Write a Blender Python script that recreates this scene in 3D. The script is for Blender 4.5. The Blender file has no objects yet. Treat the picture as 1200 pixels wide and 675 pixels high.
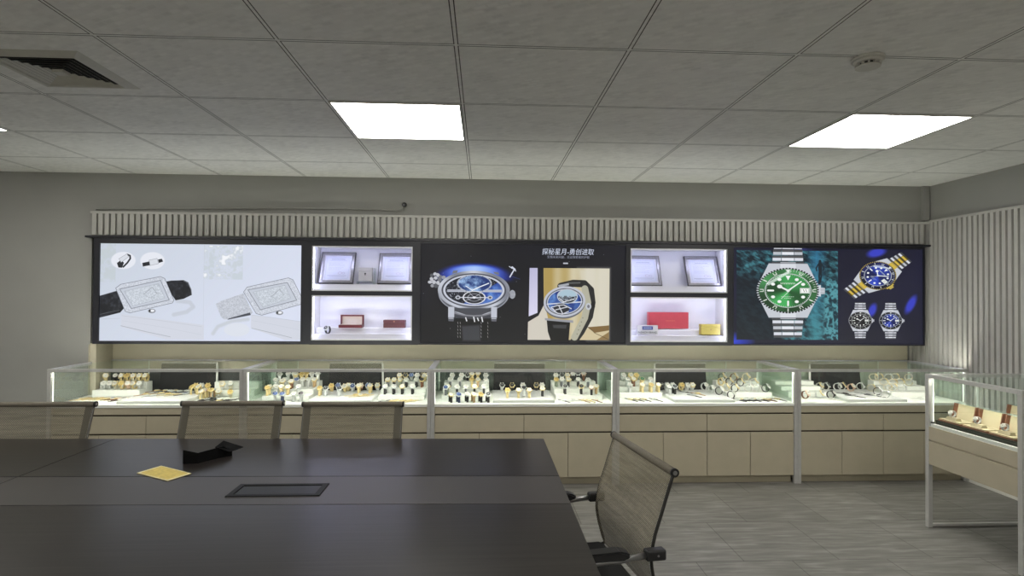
import bpy, bmesh, math, random
import numpy as np
from mathutils import Vector, Matrix

rnd = random.Random(7)
SC = bpy.context.scene
COL = SC.collection
PI = math.pi

# ------------------------------------------------------------------ camera
CZ = 1.574
FPX = 673.08
RX = Vector((0.998754, -0.049479, 0.006493))
RY = Vector((-0.007136, -0.012817, 0.999892))
RF = Vector((0.049390, 0.998693, 0.013154))
cd = bpy.data.cameras.new('camera')
cam = bpy.data.objects.new('camera', cd)
COL.objects.link(cam)
cd.sensor_width = 36.0
cd.lens = FPX / 1200 * 36.0
cd.clip_start = 0.05
M = Matrix((RX, RY, -RF)).transposed().to_4x4()
M.translation = Vector((0, 0, CZ))
cam.matrix_world = M
SC.camera = cam


def ray(u, v):
    return RX * ((u - 600) / FPX) + RY * ((337.5 - v) / FPX) + RF


def on_z(u, v, z):
    d = ray(u, v)
    return Vector((0, 0, CZ)) + d * ((z - CZ) / d.z)


def on_y(u, v, y):
    d = ray(u, v)
    return Vector((0, 0, CZ)) + d * (y / d.y)


# --------------------------------------------------------------- materials
MATS = {}


def lin(c):
    return tuple(((x / 255.0) / 12.92 if x / 255.0 <= 0.04045 else ((x / 255.0 + 0.055) / 1.055) ** 2.4) for x in c)


def new_mat(name):
    m = bpy.data.materials.new(name)
    m.use_nodes = True
    nt = m.node_tree
    return m, nt, nt.nodes, nt.links, nt.nodes['Principled BSDF']


def mat(name, rgb, rough=0.5, metal=0.0, spec=0.5, var=0.06, scale=30.0, bump=0.0, emit=None, es=0.0, aniso=None):
    """principled material with a little procedural tone variation (and bump)"""
    if name in MATS:
        return MATS[name]
    m, nt, N, L, p = new_mat(name)
    c = lin(rgb)
    p.inputs['Roughness'].default_value = rough
    p.inputs['Metallic'].default_value = metal
    p.inputs['Specular IOR Level'].default_value = spec
    tc = N.new('ShaderNodeTexCoord')
    src = tc.outputs['Object']
    if aniso:
        mp = N.new('ShaderNodeMapping')
        mp.inputs['Scale'].default_value = aniso
        L.new(src, mp.inputs['Vector'])
        src = mp.outputs['Vector']
    nz = N.new('ShaderNodeTexNoise')
    nz.inputs['Scale'].default_value = scale
    nz.inputs['Detail'].default_value = 3
    L.new(src, nz.inputs['Vector'])
    mr = N.new('ShaderNodeMapRange')
    mr.inputs['From Min'].default_value = 0.3
    mr.inputs['From Max'].default_value = 0.7
    mr.inputs['To Min'].default_value = 1 - var
    mr.inputs['To Max'].default_value = 1 + var
    L.new(nz.outputs['Fac'], mr.inputs['Value'])
    mx = N.new('ShaderNodeMix')
    mx.data_type = 'RGBA'
    mx.blend_type = 'MULTIPLY'
    mx.inputs['Factor'].default_value = 1.0
    mx.inputs['A'].default_value = (*c, 1)
    L.new(mr.outputs['Result'], mx.inputs['B'])
    L.new(mx.outputs['Result'], p.inputs['Base Color'])
    if bump:
        b = N.new('ShaderNodeBump')
        b.inputs['Strength'].default_value = bump
        b.inputs['Distance'].default_value = 0.002
        L.new(nz.outputs['Fac'], b.inputs['Height'])
        L.new(b.outputs['Normal'], p.inputs['Normal'])
    if emit:
        p.inputs['Emission Color'].default_value = (*lin(emit), 1)
        p.inputs['Emission Strength'].default_value = es
    MATS[name] = m
    return m


def emit_mat(name, rgb, strength):
    if name in MATS:
        return MATS[name]
    m, nt, N, L, p = new_mat(name)
    N.remove(p)
    e = N.new('ShaderNodeEmission')
    e.inputs['Color'].default_value = (*lin(rgb), 1)
    e.inputs['Strength'].default_value = strength
    L.new(e.outputs[0], N['Material Output'].inputs['Surface'])
    MATS[name] = m
    return m


def glass_mat(name, tint, refl=1.0, haze=0.0):
    m, nt, N, L, p = new_mat(name)
    N.remove(p)
    t = N.new('ShaderNodeBsdfTransparent')
    t.inputs['Color'].default_value = (*tint, 1)
    g = N.new('ShaderNodeBsdfGlossy')
    g.inputs['Roughness'].default_value = 0.02
    g.inputs['Color'].default_value = (0.95, 1.0, 0.97, 1)
    lw = N.new('ShaderNodeLayerWeight')
    lw.inputs['Blend'].default_value = 0.5
    pw = N.new('ShaderNodeMath')
    pw.operation = 'POWER'
    pw.inputs[1].default_value = 5.0
    L.new(lw.outputs['Facing'], pw.inputs[0])
    mu = N.new('ShaderNodeMath')
    mu.operation = 'MULTIPLY_ADD'
    mu.inputs[1].default_value = 0.55 * refl
    mu.inputs[2].default_value = 0.030 * refl
    L.new(pw.outputs[0], mu.inputs[0])
    mx = N.new('ShaderNodeMixShader')
    L.new(mu.outputs[0], mx.inputs['Fac'])
    L.new(t.outputs[0], mx.inputs[1])
    L.new(g.outputs[0], mx.inputs[2])
    last = mx
    if haze:
        d = N.new('ShaderNodeBsdfDiffuse')
        d.inputs['Color'].default_value = (0.75, 0.85, 0.78, 1)
        m2 = N.new('ShaderNodeMixShader')
        m2.inputs['Fac'].default_value = haze
        L.new(mx.outputs[0], m2.inputs[1])
        L.new(d.outputs[0], m2.inputs[2])
        last = m2
    L.new(last.outputs[0], N['Material Output'].inputs['Surface'])
    MATS[name] = m
    return m


# ------------------------------------------------------------ mesh helpers
class MB:
    """collects shapes in one bmesh; build() links them as ONE mesh object"""

    def __init__(s):
        s.b = bmesh.new()

    def box(s, x0, x1, y0, y1, z0, z1, mi=0, bev=0.0):
        vs = [s.b.verts.new((x, y, z)) for x in (x0, x1) for y in (y0, y1) for z in (z0, z1)]
        fs = []
        for f in ((0, 1, 3, 2), (4, 6, 7, 5), (0, 4, 5, 1), (2, 3, 7, 6), (0, 2, 6, 4), (1, 5, 7, 3)):
            fc = s.b.faces.new([vs[i] for i in f])
            fc.material_index = mi
            fs.append(fc)
        if bev:
            es = list({e for fc in fs for e in fc.edges})
            bmesh.ops.bevel(s.b, geom=es, offset=bev, segments=2, affect='EDGES', profile=0.5)
        return s

    def prism(s, pts, vec, mi=0):
        """closed prism: polygon pts (3-D) swept by vec"""
        vec = Vector(vec)
        a = [s.b.verts.new(p) for p in pts]
        c = [s.b.verts.new(Vector(p) + vec) for p in pts]
        n = len(pts)
        fs = [s.b.faces.new(a), s.b.faces.new(c[::-1])]
        for i in range(n):
            fs.append(s.b.faces.new((a[i], c[i], c[(i + 1) % n], a[(i + 1) % n])))
        for f in fs:
            f.material_index = mi
        return s

    def poly(s, pts, mi=0):
        f = s.b.faces.new([s.b.verts.new(p) for p in pts])
        f.material_index = mi
        return s

    def tube(s, pts, r, seg=8, mi=0, caps=True, rb=None):
        """round bar along a polyline; r is one radius or one per point"""
        pts = [Vector(p) for p in pts]
        rr = r if isinstance(r, (list, tuple)) else [r] * len(pts)
        rings = []
        up = None
        for i, p in enumerate(pts):
            t = (pts[min(i + 1, len(pts) - 1)] - pts[max(i - 1, 0)]).normalized()
            if up is None:
                up = t.orthogonal().normalized()
            up = (up - t * up.dot(t)).normalized()
            w = t.cross(up)
            rings.append([s.b.verts.new(p + (up * math.cos(a) + w * math.sin(a) * (rb or 1)) * rr[i])
                          for a in (2 * PI * k / seg for k in range(seg))])
        for i in range(len(rings) - 1):
            for k in range(seg):
                f = s.b.faces.new((rings[i][k], rings[i][(k + 1) % seg], rings[i + 1][(k + 1) % seg], rings[i + 1][k]))
                f.material_index = mi
                f.smooth = True
        if caps:
            s.b.faces.new(rings[0][::-1]).material_index = mi
            s.b.faces.new(rings[-1]).material_index = mi
        return s

    def disc(s, c, n, r, h, seg=20, mi=0, r2=None):
        """short cylinder (or cone frustum) centred at c, axis n"""
        n = Vector(n).normalized()
        u = n.orthogonal().normalized()
        w = n.cross(u)
        c = Vector(c)
        r2 = r if r2 is None else r2
        A = [s.b.verts.new(c - n * h / 2 + (u * math.cos(a) + w * math.sin(a)) * r) for a in (2 * PI * k / seg for k in range(seg))]
        B = [s.b.verts.new(c + n * h / 2 + (u * math.cos(a) + w * math.sin(a)) * r2) for a in (2 * PI * k / seg for k in range(seg))]
        s.b.faces.new(A[::-1]).material_index = mi
        s.b.faces.new(B).material_index = mi
        for k in range(seg):
            f = s.b.faces.new((A[k], A[(k + 1) % seg], B[(k + 1) % seg], B[k]))
            f.material_index = mi
            f.smooth = True
        return s

    def ribbon(s, path, width, th, axis='x', mi=0, closed=False):
        """band of given width along x, following a path in the y-z plane"""
        pts = [Vector((0, p[0], p[1])) for p in path]
        n = len(pts)
        rows = []
        for i, p in enumerate(pts):
            if closed:
                t = pts[(i + 1) % n] - pts[i - 1]
            else:
                t = pts[min(i + 1, n - 1)] - pts[max(i - 1, 0)]
            nn = Vector((0, -t.z, t.y)).normalized() * th / 2
            w = width[i] if isinstance(width, (list, tuple)) else width
            rows.append([s.b.verts.new(p + nn + Vector((-w / 2, 0, 0))), s.b.verts.new(p + nn + Vector((w / 2, 0, 0))),
                         s.b.verts.new(p - nn + Vector((w / 2, 0, 0))), s.b.verts.new(p - nn + Vector((-w / 2, 0, 0)))])
        for i in range(n if closed else n - 1):
            a, b = rows[i], rows[(i + 1) % n]
            for k in range(4):
                f = s.b.faces.new((a[k], a[(k + 1) % 4], b[(k + 1) % 4], b[k]))
                f.material_index = mi
                f.smooth = (k in (0, 2))
        if not closed:
            s.b.faces.new(rows[0][::-1]).material_index = mi
            s.b.faces.new(rows[-1]).material_index = mi
        return s

    def mesh(s, name, mats):
        bmesh.ops.recalc_face_normals(s.b, faces=s.b.faces)
        me = bpy.data.meshes.new(name)
        s.b.to_mesh(me)
        s.b.free()
        for m in (mats if isinstance(mats, (list, tuple)) else [mats]):
            me.materials.append(m)
        return me

    def build(s, name, mats, parent=None):
        return link(name, s.mesh(name, mats), parent)


def link(name, data, parent=None):
    o = bpy.data.objects.new(name, data)
    COL.objects.link(o)
    if parent is not None:
        o.parent = parent
    return o


def box(name, x0, x1, y0, y1, z0, z1, m, parent=None, bev=0.0):
    return MB().box(x0, x1, y0, y1, z0, z1, bev=bev).build(name, m, parent)


def tag(o, label=None, cat=None, group=None, kind=None):
    if label:
        o['label'] = label
    if cat:
        o['category'] = cat
    if group:
        o['group'] = group
    if kind:
        o['kind'] = kind
    return o


def empty(name, loc=(0, 0, 0), rz=0.0):
    o = bpy.data.objects.new(name, None)
    o.empty_display_size = 0.05
    o.location = loc
    o.rotation_euler = (0, 0, rz)
    COL.objects.link(o)
    return o


def struct(o, label=None):
    o['kind'] = 'structure'
    if label:
        o['label'] = label
    return o


def copy_tree(o, parent=None):
    c = o.copy()
    COL.objects.link(c)
    c.parent = parent
    for ch in list(o.children):
        copy_tree(ch, c)
    return c


# -------------------------------------------------------------- room sizes
ZC = 2.634                       # ceiling
YW = 5.24                        # upper back wall
YN = 5.475                       # back of the recess behind the light boxes
XR = 4.2128                      # right wall
XL = -5.3                        # left wall (outside the frame)
YR = -3.2                        # wall behind the camera
TW = 0.7432                      # ceiling tile
TX0, TY0 = -0.124, 2.4297        # one tile corner

# light levels
LAMP, NLED, CLED, POSTER, EXPO = 15.5, 24.0, 105.0, 1.0, 0.0

# ================================================================= SETTING
def floor_mat():
    m, nt, N, L, p = new_mat('floor_stone_plank')
    tc = N.new('ShaderNodeTexCoord')
    mp = N.new('ShaderNodeMapping')
    mp.inputs['Scale'].default_value = (1.1, 8.0, 1)
    L.new(tc.outputs['Object'], mp.inputs['Vector'])
    n1 = N.new('ShaderNodeTexNoise')
    n1.inputs['Scale'].default_value = 2.2
    n1.inputs['Detail'].default_value = 8
    n1.inputs['Roughness'].default_value = 0.65
    n1.inputs['Distortion'].default_value = 0.5
    L.new(mp.outputs[0], n1.inputs['Vector'])
    mp2 = N.new('ShaderNodeMapping')
    mp2.inputs['Scale'].default_value = (3.0, 22.0, 1)
    L.new(tc.outputs['Object'], mp2.inputs['Vector'])
    n2 = N.new('ShaderNodeTexNoise')
    n2.inputs['Scale'].default_value = 1.6
    n2.inputs['Detail'].default_value = 6
    L.new(mp2.outputs[0], n2.inputs['Vector'])
    add = N.new('ShaderNodeMix')
    add.inputs['Factor'].default_value = 0.45
    L.new(n1.outputs['Fac'], add.inputs['A'])
    L.new(n2.outputs['Fac'], add.inputs['B'])
    cr = N.new('ShaderNodeValToRGB')
    e = cr.color_ramp.elements
    e[0].position, e[0].color = 0.30, (*lin((92, 90, 87)), 1)
    e[1].position, e[1].color = 0.72, (*lin((150, 148, 144)), 1)
    k = e.new(0.5)
    k.color = (*lin((115, 113, 109)), 1)
    L.new(add.outputs['Result'], cr.inputs['Fac'])
    br = N.new('ShaderNodeTexBrick')
    br.inputs['Color1'].default_value = (1, 1, 1, 1)
    br.inputs['Color2'].default_value = (0.88, 0.88, 0.88, 1)
    br.inputs['Mortar'].default_value = (0.42, 0.41, 0.4, 1)
    br.inputs['Scale'].default_value = 1.0
    br.inputs['Mortar Size'].default_value = 0.003
    br.inputs['Mortar Smooth'].default_value = 0.2
    br.inputs['Brick Width'].default_value = 0.585
    br.inputs['Row Height'].default_value = 0.585
    br.offset = 0.5
    mp3 = N.new('ShaderNodeMapping')
    mp3.inputs['Location'].default_value = (0.485, 0.14, 0)
    L.new(tc.outputs['Object'], mp3.inputs['Vector'])
    L.new(mp3.outputs[0], br.inputs['Vector'])
    mx = N.new('ShaderNodeMix')
    mx.data_type = 'RGBA'
    mx.blend_type = 'MULTIPLY'
    mx.inputs['Factor'].default_value = 1
    L.new(cr.outputs[0], mx.inputs['A'])
    L.new(br.outputs['Color'], mx.inputs['B'])
    L.new(mx.outputs['Result'], p.inputs['Base Color'])
    p.inputs['Roughness'].default_value = 0.42
    p.inputs['Specular IOR Level'].default_value = 0.35
    b = N.new('ShaderNodeBump')
    b.inputs['Strength'].default_value = 0.15
    b.inputs['Distance'].default_value = 0.002
    L.new(add.outputs['Result'], b.inputs['Height'])
    L.new(b.outputs[0], p.inputs['Normal'])
    return m


def ceiling_mat():
    m, nt, N, L, p = new_mat('ceiling_tile_vinyl')
    tc = N.new('ShaderNodeTexCoord')
    sep = N.new('ShaderNodeSeparateXYZ')
    L.new(tc.outputs['Object'], sep.inputs[0])

    def math_n(op, a, b=None):
        n = N.new('ShaderNodeMath')
        n.operation = op
        for i, x in enumerate((a, b)):
            if x is None:
                continue
            if isinstance(x, (int, float)):
                n.inputs[i].default_value = x
            else:
                L.new(x, n.inputs[i])
        return n.outputs[0]

    def dist(axis, o):
        a = math_n('ADD', sep.outputs[axis], -o + TW / 2 + 20 * TW)
        a = math_n('MODULO', a, TW)
        a = math_n('SUBTRACT', a, TW / 2)
        return math_n('ABSOLUTE', a)
    d = math_n('MINIMUM', dist('X', TX0), dist('Y', TY0))
    # thin dark gap on each side of the pale tee bar
    g = math_n('ABSOLUTE', math_n('SUBTRACT', d, 0.0085))
    gap = math_n('LESS_THAN', g, 0.0022)
    # woven blotch pattern pressed in the tile face
    mp = N.new('ShaderNodeMapping')
    mp.inputs['Rotation'].default_value = (0, 0, 0.5)
    mp.inputs['Scale'].default_value = (19, 19, 1)
    L.new(tc.outputs['Object'], mp.inputs[0])
    wv = N.new('ShaderNodeTexBrick')
    wv.inputs['Color1'].default_value = (1, 1, 1, 1)
    wv.inputs['Color2'].default_value = (0.72, 0.72, 0.72, 1)
    wv.inputs['Mortar'].default_value = (0.86, 0.86, 0.86, 1)
    wv.inputs['Scale'].default_value = 1
    wv.inputs['Mortar Size'].default_value = 0.18
    wv.inputs['Mortar Smooth'].default_value = 1.0
    wv.inputs['Brick Width'].default_value = 1.0
    wv.inputs['Row Height'].default_value = 0.55
    L.new(mp.outputs[0], wv.inputs['Vector'])
    nz = N.new('ShaderNodeTexNoise')
    nz.inputs['Scale'].default_value = 7
    L.new(tc.outputs['Object'], nz.inputs['Vector'])
    mx = N.new('ShaderNodeMix')
    mx.data_type = 'RGBA'
    L.new(nz.outputs['Fac'], mx.inputs['Factor'])
    mx.inputs['A'].default_value = (1, 1, 1, 1)
    L.new(wv.outputs['Color'], mx.inputs['B'])
    m3 = N.new('ShaderNodeMix')
    m3.data_type = 'RGBA'
    m3.blend_type = 'MULTIPLY'
    m3.inputs['Factor'].default_value = 1
    m3.inputs['A'].default_value = (*lin((250, 250, 247)), 1)
    L.new(mx.outputs['Result'], m3.inputs['B'])
    m4 = N.new('ShaderNodeMix')
    m4.data_type = 'RGBA'
    L.new(gap, m4.inputs['Factor'])
    L.new(m3.outputs['Result'], m4.inputs['A'])
    m4.inputs['B'].default_value = (*lin((50, 50, 47)), 1)
    L.new(m4.outputs['Result'], p.inputs['Base Color'])
    p.inputs['Roughness'].default_value = 0.55
    p.inputs['Specular IOR Level'].default_value = 0.3
    bp = N.new('ShaderNodeBump')
    bp.inputs['Strength'].default_value = 0.12
    bp.inputs['Distance'].default_value = 0.003
    L.new(wv.outputs['Fac'], bp.inputs['Height'])
    L.new(bp.outputs[0], p.inputs['Normal'])
    return m


m_wall = mat('wall_paint', (159, 159, 155), 0.8, spec=0.2, var=0.02, scale=4, bump=0.05)
m_wall_bounce = mat('wall_bounce_white', (232, 231, 226), 0.8, spec=0.2, var=0.02, scale=4)  # unseen walls whitened to bounce more light onto the ceiling
m_niche = mat('recess_laminate', (206, 199, 176), 0.45, var=0.03, scale=6)
m_slat = mat('slat_laminate', (192, 191, 187), 0.5, spec=0.3, var=0.03, scale=12)
m_slat_back = mat('slat_backing', (158, 157, 153), 0.7, var=0.04, scale=12)
m_trim = mat('pale_trim', (196, 190, 170), 0.5, var=0.03)
m_white_trim = mat('white_skirting', (218, 216, 210), 0.5, var=0.03)

struct(box('floor', XL - .2, XR + .3, YR - .2, YN + .1, -0.1, 0.0, floor_mat()), 'grey streaked stone-look floor tiles')
struct(box('ceiling', XL - .2, XR + .3, YR - .2, YN + .1, ZC, ZC + 0.1, ceiling_mat()), 'suspended ceiling of square pale tiles')
wb = MB()
wb.box(XL - .2, XR + .3, YN, YN + .1, 0, ZC)                  # back of the recess
wb.box(XL - .2, -3.455, YW, YN, 0, ZC)                        # plain wall left of the recess
wb.box(-3.455, XR + .3, YW, YN, 2.07, ZC)                     # band above the light boxes
struct(wb.build('wall_back', m_wall), 'plain pale back wall with a recess for the light boxes')
struct(box('wall_right', XR, XR + .1, YR, YN, 0, ZC, m_wall), 'pale right wall behind the slats')
struct(box('wall_left', XL - .1, XL, YR, YW, 0, ZC, m_wall_bounce))
struct(box('wall_rear', XL, XR, YR - .1, YR, 0, ZC, m_wall_bounce))
# back lining of the recess, and the upright trim at its left end
struct(box('trim_1', -3.40, XR - .04, YN - .012, YN, 0, 1.13, m_niche), 'beige laminate lining low in the recess under the light boxes')
struct(MB().box(-3.455, -3.40, YW - .004, YN, 0, 1.13).box(-3.462, -3.455, YW - .012, YW - .0005, 0, 1.12).build('trim_2', m_trim), 'pale upright trim at the left end of the recess')


def slats_x(x0, x1, yb, yf, z0, z1, pitch, w):
    """slatted cladding facing -y: backing board, slats, top and bottom rail"""
    b = MB()
    b.box(x0, x1, yb - .006, yb, z0, z1, 1)
    n = int((x1 - x0) / pitch)
    for i in range(n + 1):
        x = x0 + .004 + i * pitch
        if x + w < x1:
            b.box(x, x + w, yf, yb - .006, z0 + .012, z1 - .02)
    b.box(x0 - .01, x1, yf - .006, yb, z1 - .02, z1)
    return b


v = slats_x(-3.44, XR - .03, YW, YW - .03, 2.075, 2.292, .0535, .034)
struct(v.build('trim_3', [m_slat, m_slat_back]), 'slatted pale band running above the light boxes')
m_dark = mat('black_frame', (31, 32, 40), 0.4, var=0.08, scale=20)
struct(box('trim_4', -3.475, XR - .02, YW - .062, YW, 2.058, 2.075, m_dark), 'dark ledge under the slatted band')

b = MB()
XS = XR - .028
b.box(XR - .006, XR, 0.4, YN - .014, 0.0, 2.305, 1)
i = 0
while YN - .05 - i * .0535 > 0.42:
    y = YN - .05 - i * .0535
    b.box(XS, XR - .006, y, y + .033, 0.06, 2.285)
    i += 1
b.box(XS - .006, XR, 0.4, YN - .014, 2.285, 2.305)
struct(b.build('trim_5', [m_slat, m_slat_back]), 'tall pale slat cladding on the right wall')
struct(box('baseboard_right', XS - .012, XS, 0.4, YN - .014, 0.0, 0.058, m_white_trim), 'white baseboard under the right slats')
# upright corner pipe boxing between slat band and ceiling
struct(box('trim_6', XR - .075, XR - .012, YW - .03, YW, 2.31, ZC, m_wall), 'narrow boxed corner riser above the slats')

# --------------------------------------------------- ceiling lamps and vent
m_lamp = emit_mat('lamp_diffuser_glow', (255, 252, 244), LAMP)
m_lamp_edge = emit_mat('lamp_edge_glow', (255, 253, 244), LAMP * 1.6)
m_white_pl = mat('white_plastic', (214, 212, 204), 0.4, var=0.03)
m_alu = mat('brushed_alu', (186, 186, 184), 0.35, metal=0.6, var=0.05, scale=40)


def lamp(ix, iy, label):
    x0 = TX0 + ix * TW + .012
    y0 = TY0 + iy * TW + .012
    s = TW - .024
    t = empty('ceiling_light_panel', (x0 + s / 2, y0 + s / 2, ZC - .006))
    tag(t, label, 'ceiling light', 'square light panels in the ceiling')
    f = MB()
    h = s / 2
    for (a, b_, c, d) in ((-h, h, -h, -h + .008), (-h, h, h - .008, h), (-h, -h + .008, -h + .008, h - .008), (h - .008, h, -h + .008, h - .008)):
        f.box(a, b_, c, d, 0, .006)
    f.build('frame', m_white_pl, t)
    g = MB()
    k = h - .008
    w = .010
    for (a, b_, c, d) in ((-k, k, -k, -k + w), (-k, k, k - w, k), (-k, -k + w, -k + w, k - w), (k - w, k, -k + w, k - w)):
        g.box(a, b_, c, d, .001, .006)
    g.build('bright_rim', m_lamp_edge, t)
    box('diffuser', -k + w, k - w, -k + w, k - w, .0012, .006, m_lamp, t)


lamp(-1, 1, 'square light panel glowing in the ceiling above the middle light box')
lamp(3, 1, 'square light panel glowing in the ceiling near the right wall')
lamp(-5, 1, 'light panel at the left edge of the ceiling, mostly cut off')
for ix, iy in [(i_, j_) for i_ in (-1, 3, -5) for j_ in (-3, -7)]:  # extra rows, never in view, added to brighten the room
    lamp(ix, iy, 'added unseen light panel in the ceiling behind the camera')

vx, vy = -2.02, 2.83
t = empty('air_vent', (vx, vy, ZC - .014))
tag(t, 'square white louvred air vent in the ceiling at left', 'air vent')
m_vent = mat('vent_paint', (200, 199, 190), 0.45, var=0.04)
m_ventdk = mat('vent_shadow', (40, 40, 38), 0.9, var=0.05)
H = .235
f = MB()
for (a, c) in ((H, H - .05),):
    # sloped flange: outer ring at the ceiling, inner ring lower
    o_ = [(-a, -a, .0139), (a, -a, .0139), (a, a, .0139), (-a, a, .0139)]
    q_ = [(-c, -c, 0), (c, -c, 0), (c, c, 0), (-c, c, 0)]
    r_ = [(-c + .006, -c + .006, .012), (c - .006, -c + .006, .012), (c - .006, c - .006, .012), (-c + .006, c - .006, .012)]
    for k in range(4):
        j = (k + 1) % 4
        f.poly([o_[k], o_[j], q_[j], q_[k]])
        f.poly([q_[k], q_[j], r_[j], r_[k]])
f.build('flange', m_vent, t)
for k in range(6):
    a = H - .056 - k * .026
    c = a - .012
    l = MB()
    o_ = [(-a, -a, .0065), (a, -a, .0065), (a, a, .0065), (-a, a, .0065)]
    q_ = [(-c, -c, .0125), (c, -c, .0125), (c, c, .0125), (-c, c, .0125)]
    for i in range(4):
        j = (i + 1) % 4
        l.poly([o_[i], o_[j], q_[j], q_[i]])
    l.build('louvre', m_vent, t)
box('hub', -.026, .026, -.026, .026, -.003, .012, m_vent, t, .002)
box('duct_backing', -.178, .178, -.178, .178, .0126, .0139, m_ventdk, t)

t = empty('smoke_detector', (1.69, 2.445, ZC - .042))
tag(t, 'round white smoke detector on the ceiling', 'smoke detector')
b = MB()
b.disc((0, 0, .036), (0, 0, 1), .066, .012, 32)
b.disc((0, 0, .024), (0, 0, 1), .052, .012, 32, r2=.064)
b.build('body', m_white_pl, t)
b = MB()
for k in range(12):
    a = 2 * PI * k / 12
    b.box(-.0035, .0035, .038, .0505, .006, .018)
    bmesh.ops.rotate(b.b, verts=[v_ for v_ in b.b.verts][-8:], cent=(0, 0, 0), matrix=Matrix.Rotation(a, 3, 'Z'))
b.disc((0, 0, .003), (0, 0, 1), .050, .006, 32)
b.build('cover', m_white_pl, t)
MB().disc((0, 0, .012), (0, 0, 1), .037, .0118, 24).build('sensor_core', mat('dark_grey_plastic', (52, 52, 50), 0.6), t)

# cable along the top of the slatted band, with the small camera at its end
pts = [on_y(u, v_, 5.225) for u, v_ in ((113, 245.6), (180, 244.6), (260, 244.4), (340, 244.2), (400, 244.8), (450, 246.4), (466, 247.2), (471.5, 246.0), (472.5, 242.5))]
o = MB().tube(pts, .0065, 8).build('cable', mat('cable_grey', (158, 158, 153), 0.5))
tag(o, 'thin grey cable running along the wall above the slatted band', 'cable')
p_ = on_y(474, 240.0, 5.225)
t = empty('security_camera', p_)
tag(t, 'tiny black camera at the right end of the grey cable', 'camera')
MB().disc((0, -.004, 0), (.3, -1, -.2), .021, .028, 20).build('housing', mat('black_plastic', (26, 26, 28), 0.35), t)
MB().disc((-.004, -.0205, -.003), (.3, -1, -.2), .011, .006, 16).build('lens', mat('lens_grey', (120, 120, 124), 0.2), t)
MB().tube([(0, .012, .0), (0, .016, -.012), (-.006, .0155, -.026)], .004, 6).build('mount', mat('cable_grey', (158, 158, 153)), t)
# ====================================================== LIGHT BOXES (raster art)
class Canvas:
    """tiny painter for the printed pictures; coordinates are picture units"""

    def __init__(s, x0, y0, x1, y1, k, bg):
        s.x0, s.y0, s.x1, s.y1, s.k = x0, y0, x1, y1, k
        s.W, s.H = int((x1 - x0) * k), int((y1 - y0) * k)
        xs = x0 + (np.arange(s.W) + .5) / k
        ys = y0 + (np.arange(s.H) + .5) / k
        s.X, s.Y = np.meshgrid(xs, ys)
        s.a = np.zeros((s.H, s.W, 3)) + np.array(bg) / 255.0

    def win(s, xa, ya, xb, yb):
        i0, i1 = max(0, int((xa - s.x0) * s.k) - 2), min(s.W, int((xb - s.x0) * s.k) + 3)
        j0, j1 = max(0, int((ya - s.y0) * s.k) - 2), min(s.H, int((yb - s.y0) * s.k) + 3)
        if i0 >= i1 or j0 >= j1:
            return None
        return slice(j0, j1), slice(i0, i1)

    def put(s, w, al, col):
        col = np.asarray(col, float)
        if col.ndim == 1:
            col = col / 255.0
        s.a[w] = s.a[w] * (1 - al[..., None]) + col * al[..., None]

    def cov(s, d, soft):
        return np.clip(.5 - d * s.k / (1 + soft * s.k), 0, 1)

    def ell(s, cx, cy, rx, ry, col, rot=0, al=1, soft=0, ring=0, tex=None):
        m = max(rx, ry) + soft + ring
        w = s.win(cx - m, cy - m, cx + m, cy + m)
        if w is None:
            return
        c, n = math.cos(rot), math.sin(rot)
        x, y = s.X[w] - cx, s.Y[w] - cy
        x, y = x * c + y * n, -x * n + y * c
        d = (np.sqrt((x / rx) ** 2 + (y / ry) ** 2) - 1) * min(rx, ry)
        if ring:
            d = np.abs(d) - ring / 2
        s.put(w, s.cov(d, soft) * al, tex(s.X[w], s.Y[w]) if tex else col)

    def poly(s, P, col, al=1, soft=0, tex=None):
        xs, ys = [p[0] for p in P], [p[1] for p in P]
        w = s.win(min(xs) - soft, min(ys) - soft, max(xs) + soft, max(ys) + soft)
        if w is None:
            return
        X, Y = s.X[w], s.Y[w]
        ins = np.zeros(X.shape, bool)
        d = np.full(X.shape, 1e9)
        for i in range(len(P)):
            (ax, ay), (bx, by) = P[i - 1], P[i]
            if ay != by:
                ins ^= ((ay > Y) != (by > Y)) & (X < (bx - ax) * (Y - ay) / (by - ay) + ax)
            d = np.minimum(d, s.seg(X, Y, ax, ay, bx, by))
        d = np.where(ins, -d, d)
        s.put(w, s.cov(d, soft) * al, tex(X, Y) if tex else col)

    def seg(s, X, Y, ax, ay, bx, by):
        L2 = (bx - ax) ** 2 + (by - ay) ** 2 or 1e-9
        t = np.clip(((X - ax) * (bx - ax) + (Y - ay) * (by - ay)) / L2, 0, 1)
        return np.hypot(X - ax - t * (bx - ax), Y - ay - t * (by - ay))

    def line(s, P, wd, col, al=1, soft=0, close=False):
        P = list(P) + ([P[0]] if close else [])
        xs, ys = [p[0] for p in P], [p[1] for p in P]
        w = s.win(min(xs) - wd - soft, min(ys) - wd - soft, max(xs) + wd + soft, max(ys) + wd + soft)
        if w is None:
            return
        d = np.full(s.X[w].shape, 1e9)
        for (ax, ay), (bx, by) in zip(P, P[1:]):
            d = np.minimum(d, s.seg(s.X[w], s.Y[w], ax, ay, bx, by))
        s.put(w, s.cov(d - wd / 2, soft) * al, col)

    def image(s, name):
        im = bpy.data.images.new(name, s.W, s.H)
        px = np.ones((s.H, s.W, 4), np.float32)
        px[..., :3] = np.clip(s.a[::-1], 0, 1)
        im.pixels.foreach_set(px.ravel())
        im.update()
        im.pack()
        return im


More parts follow.
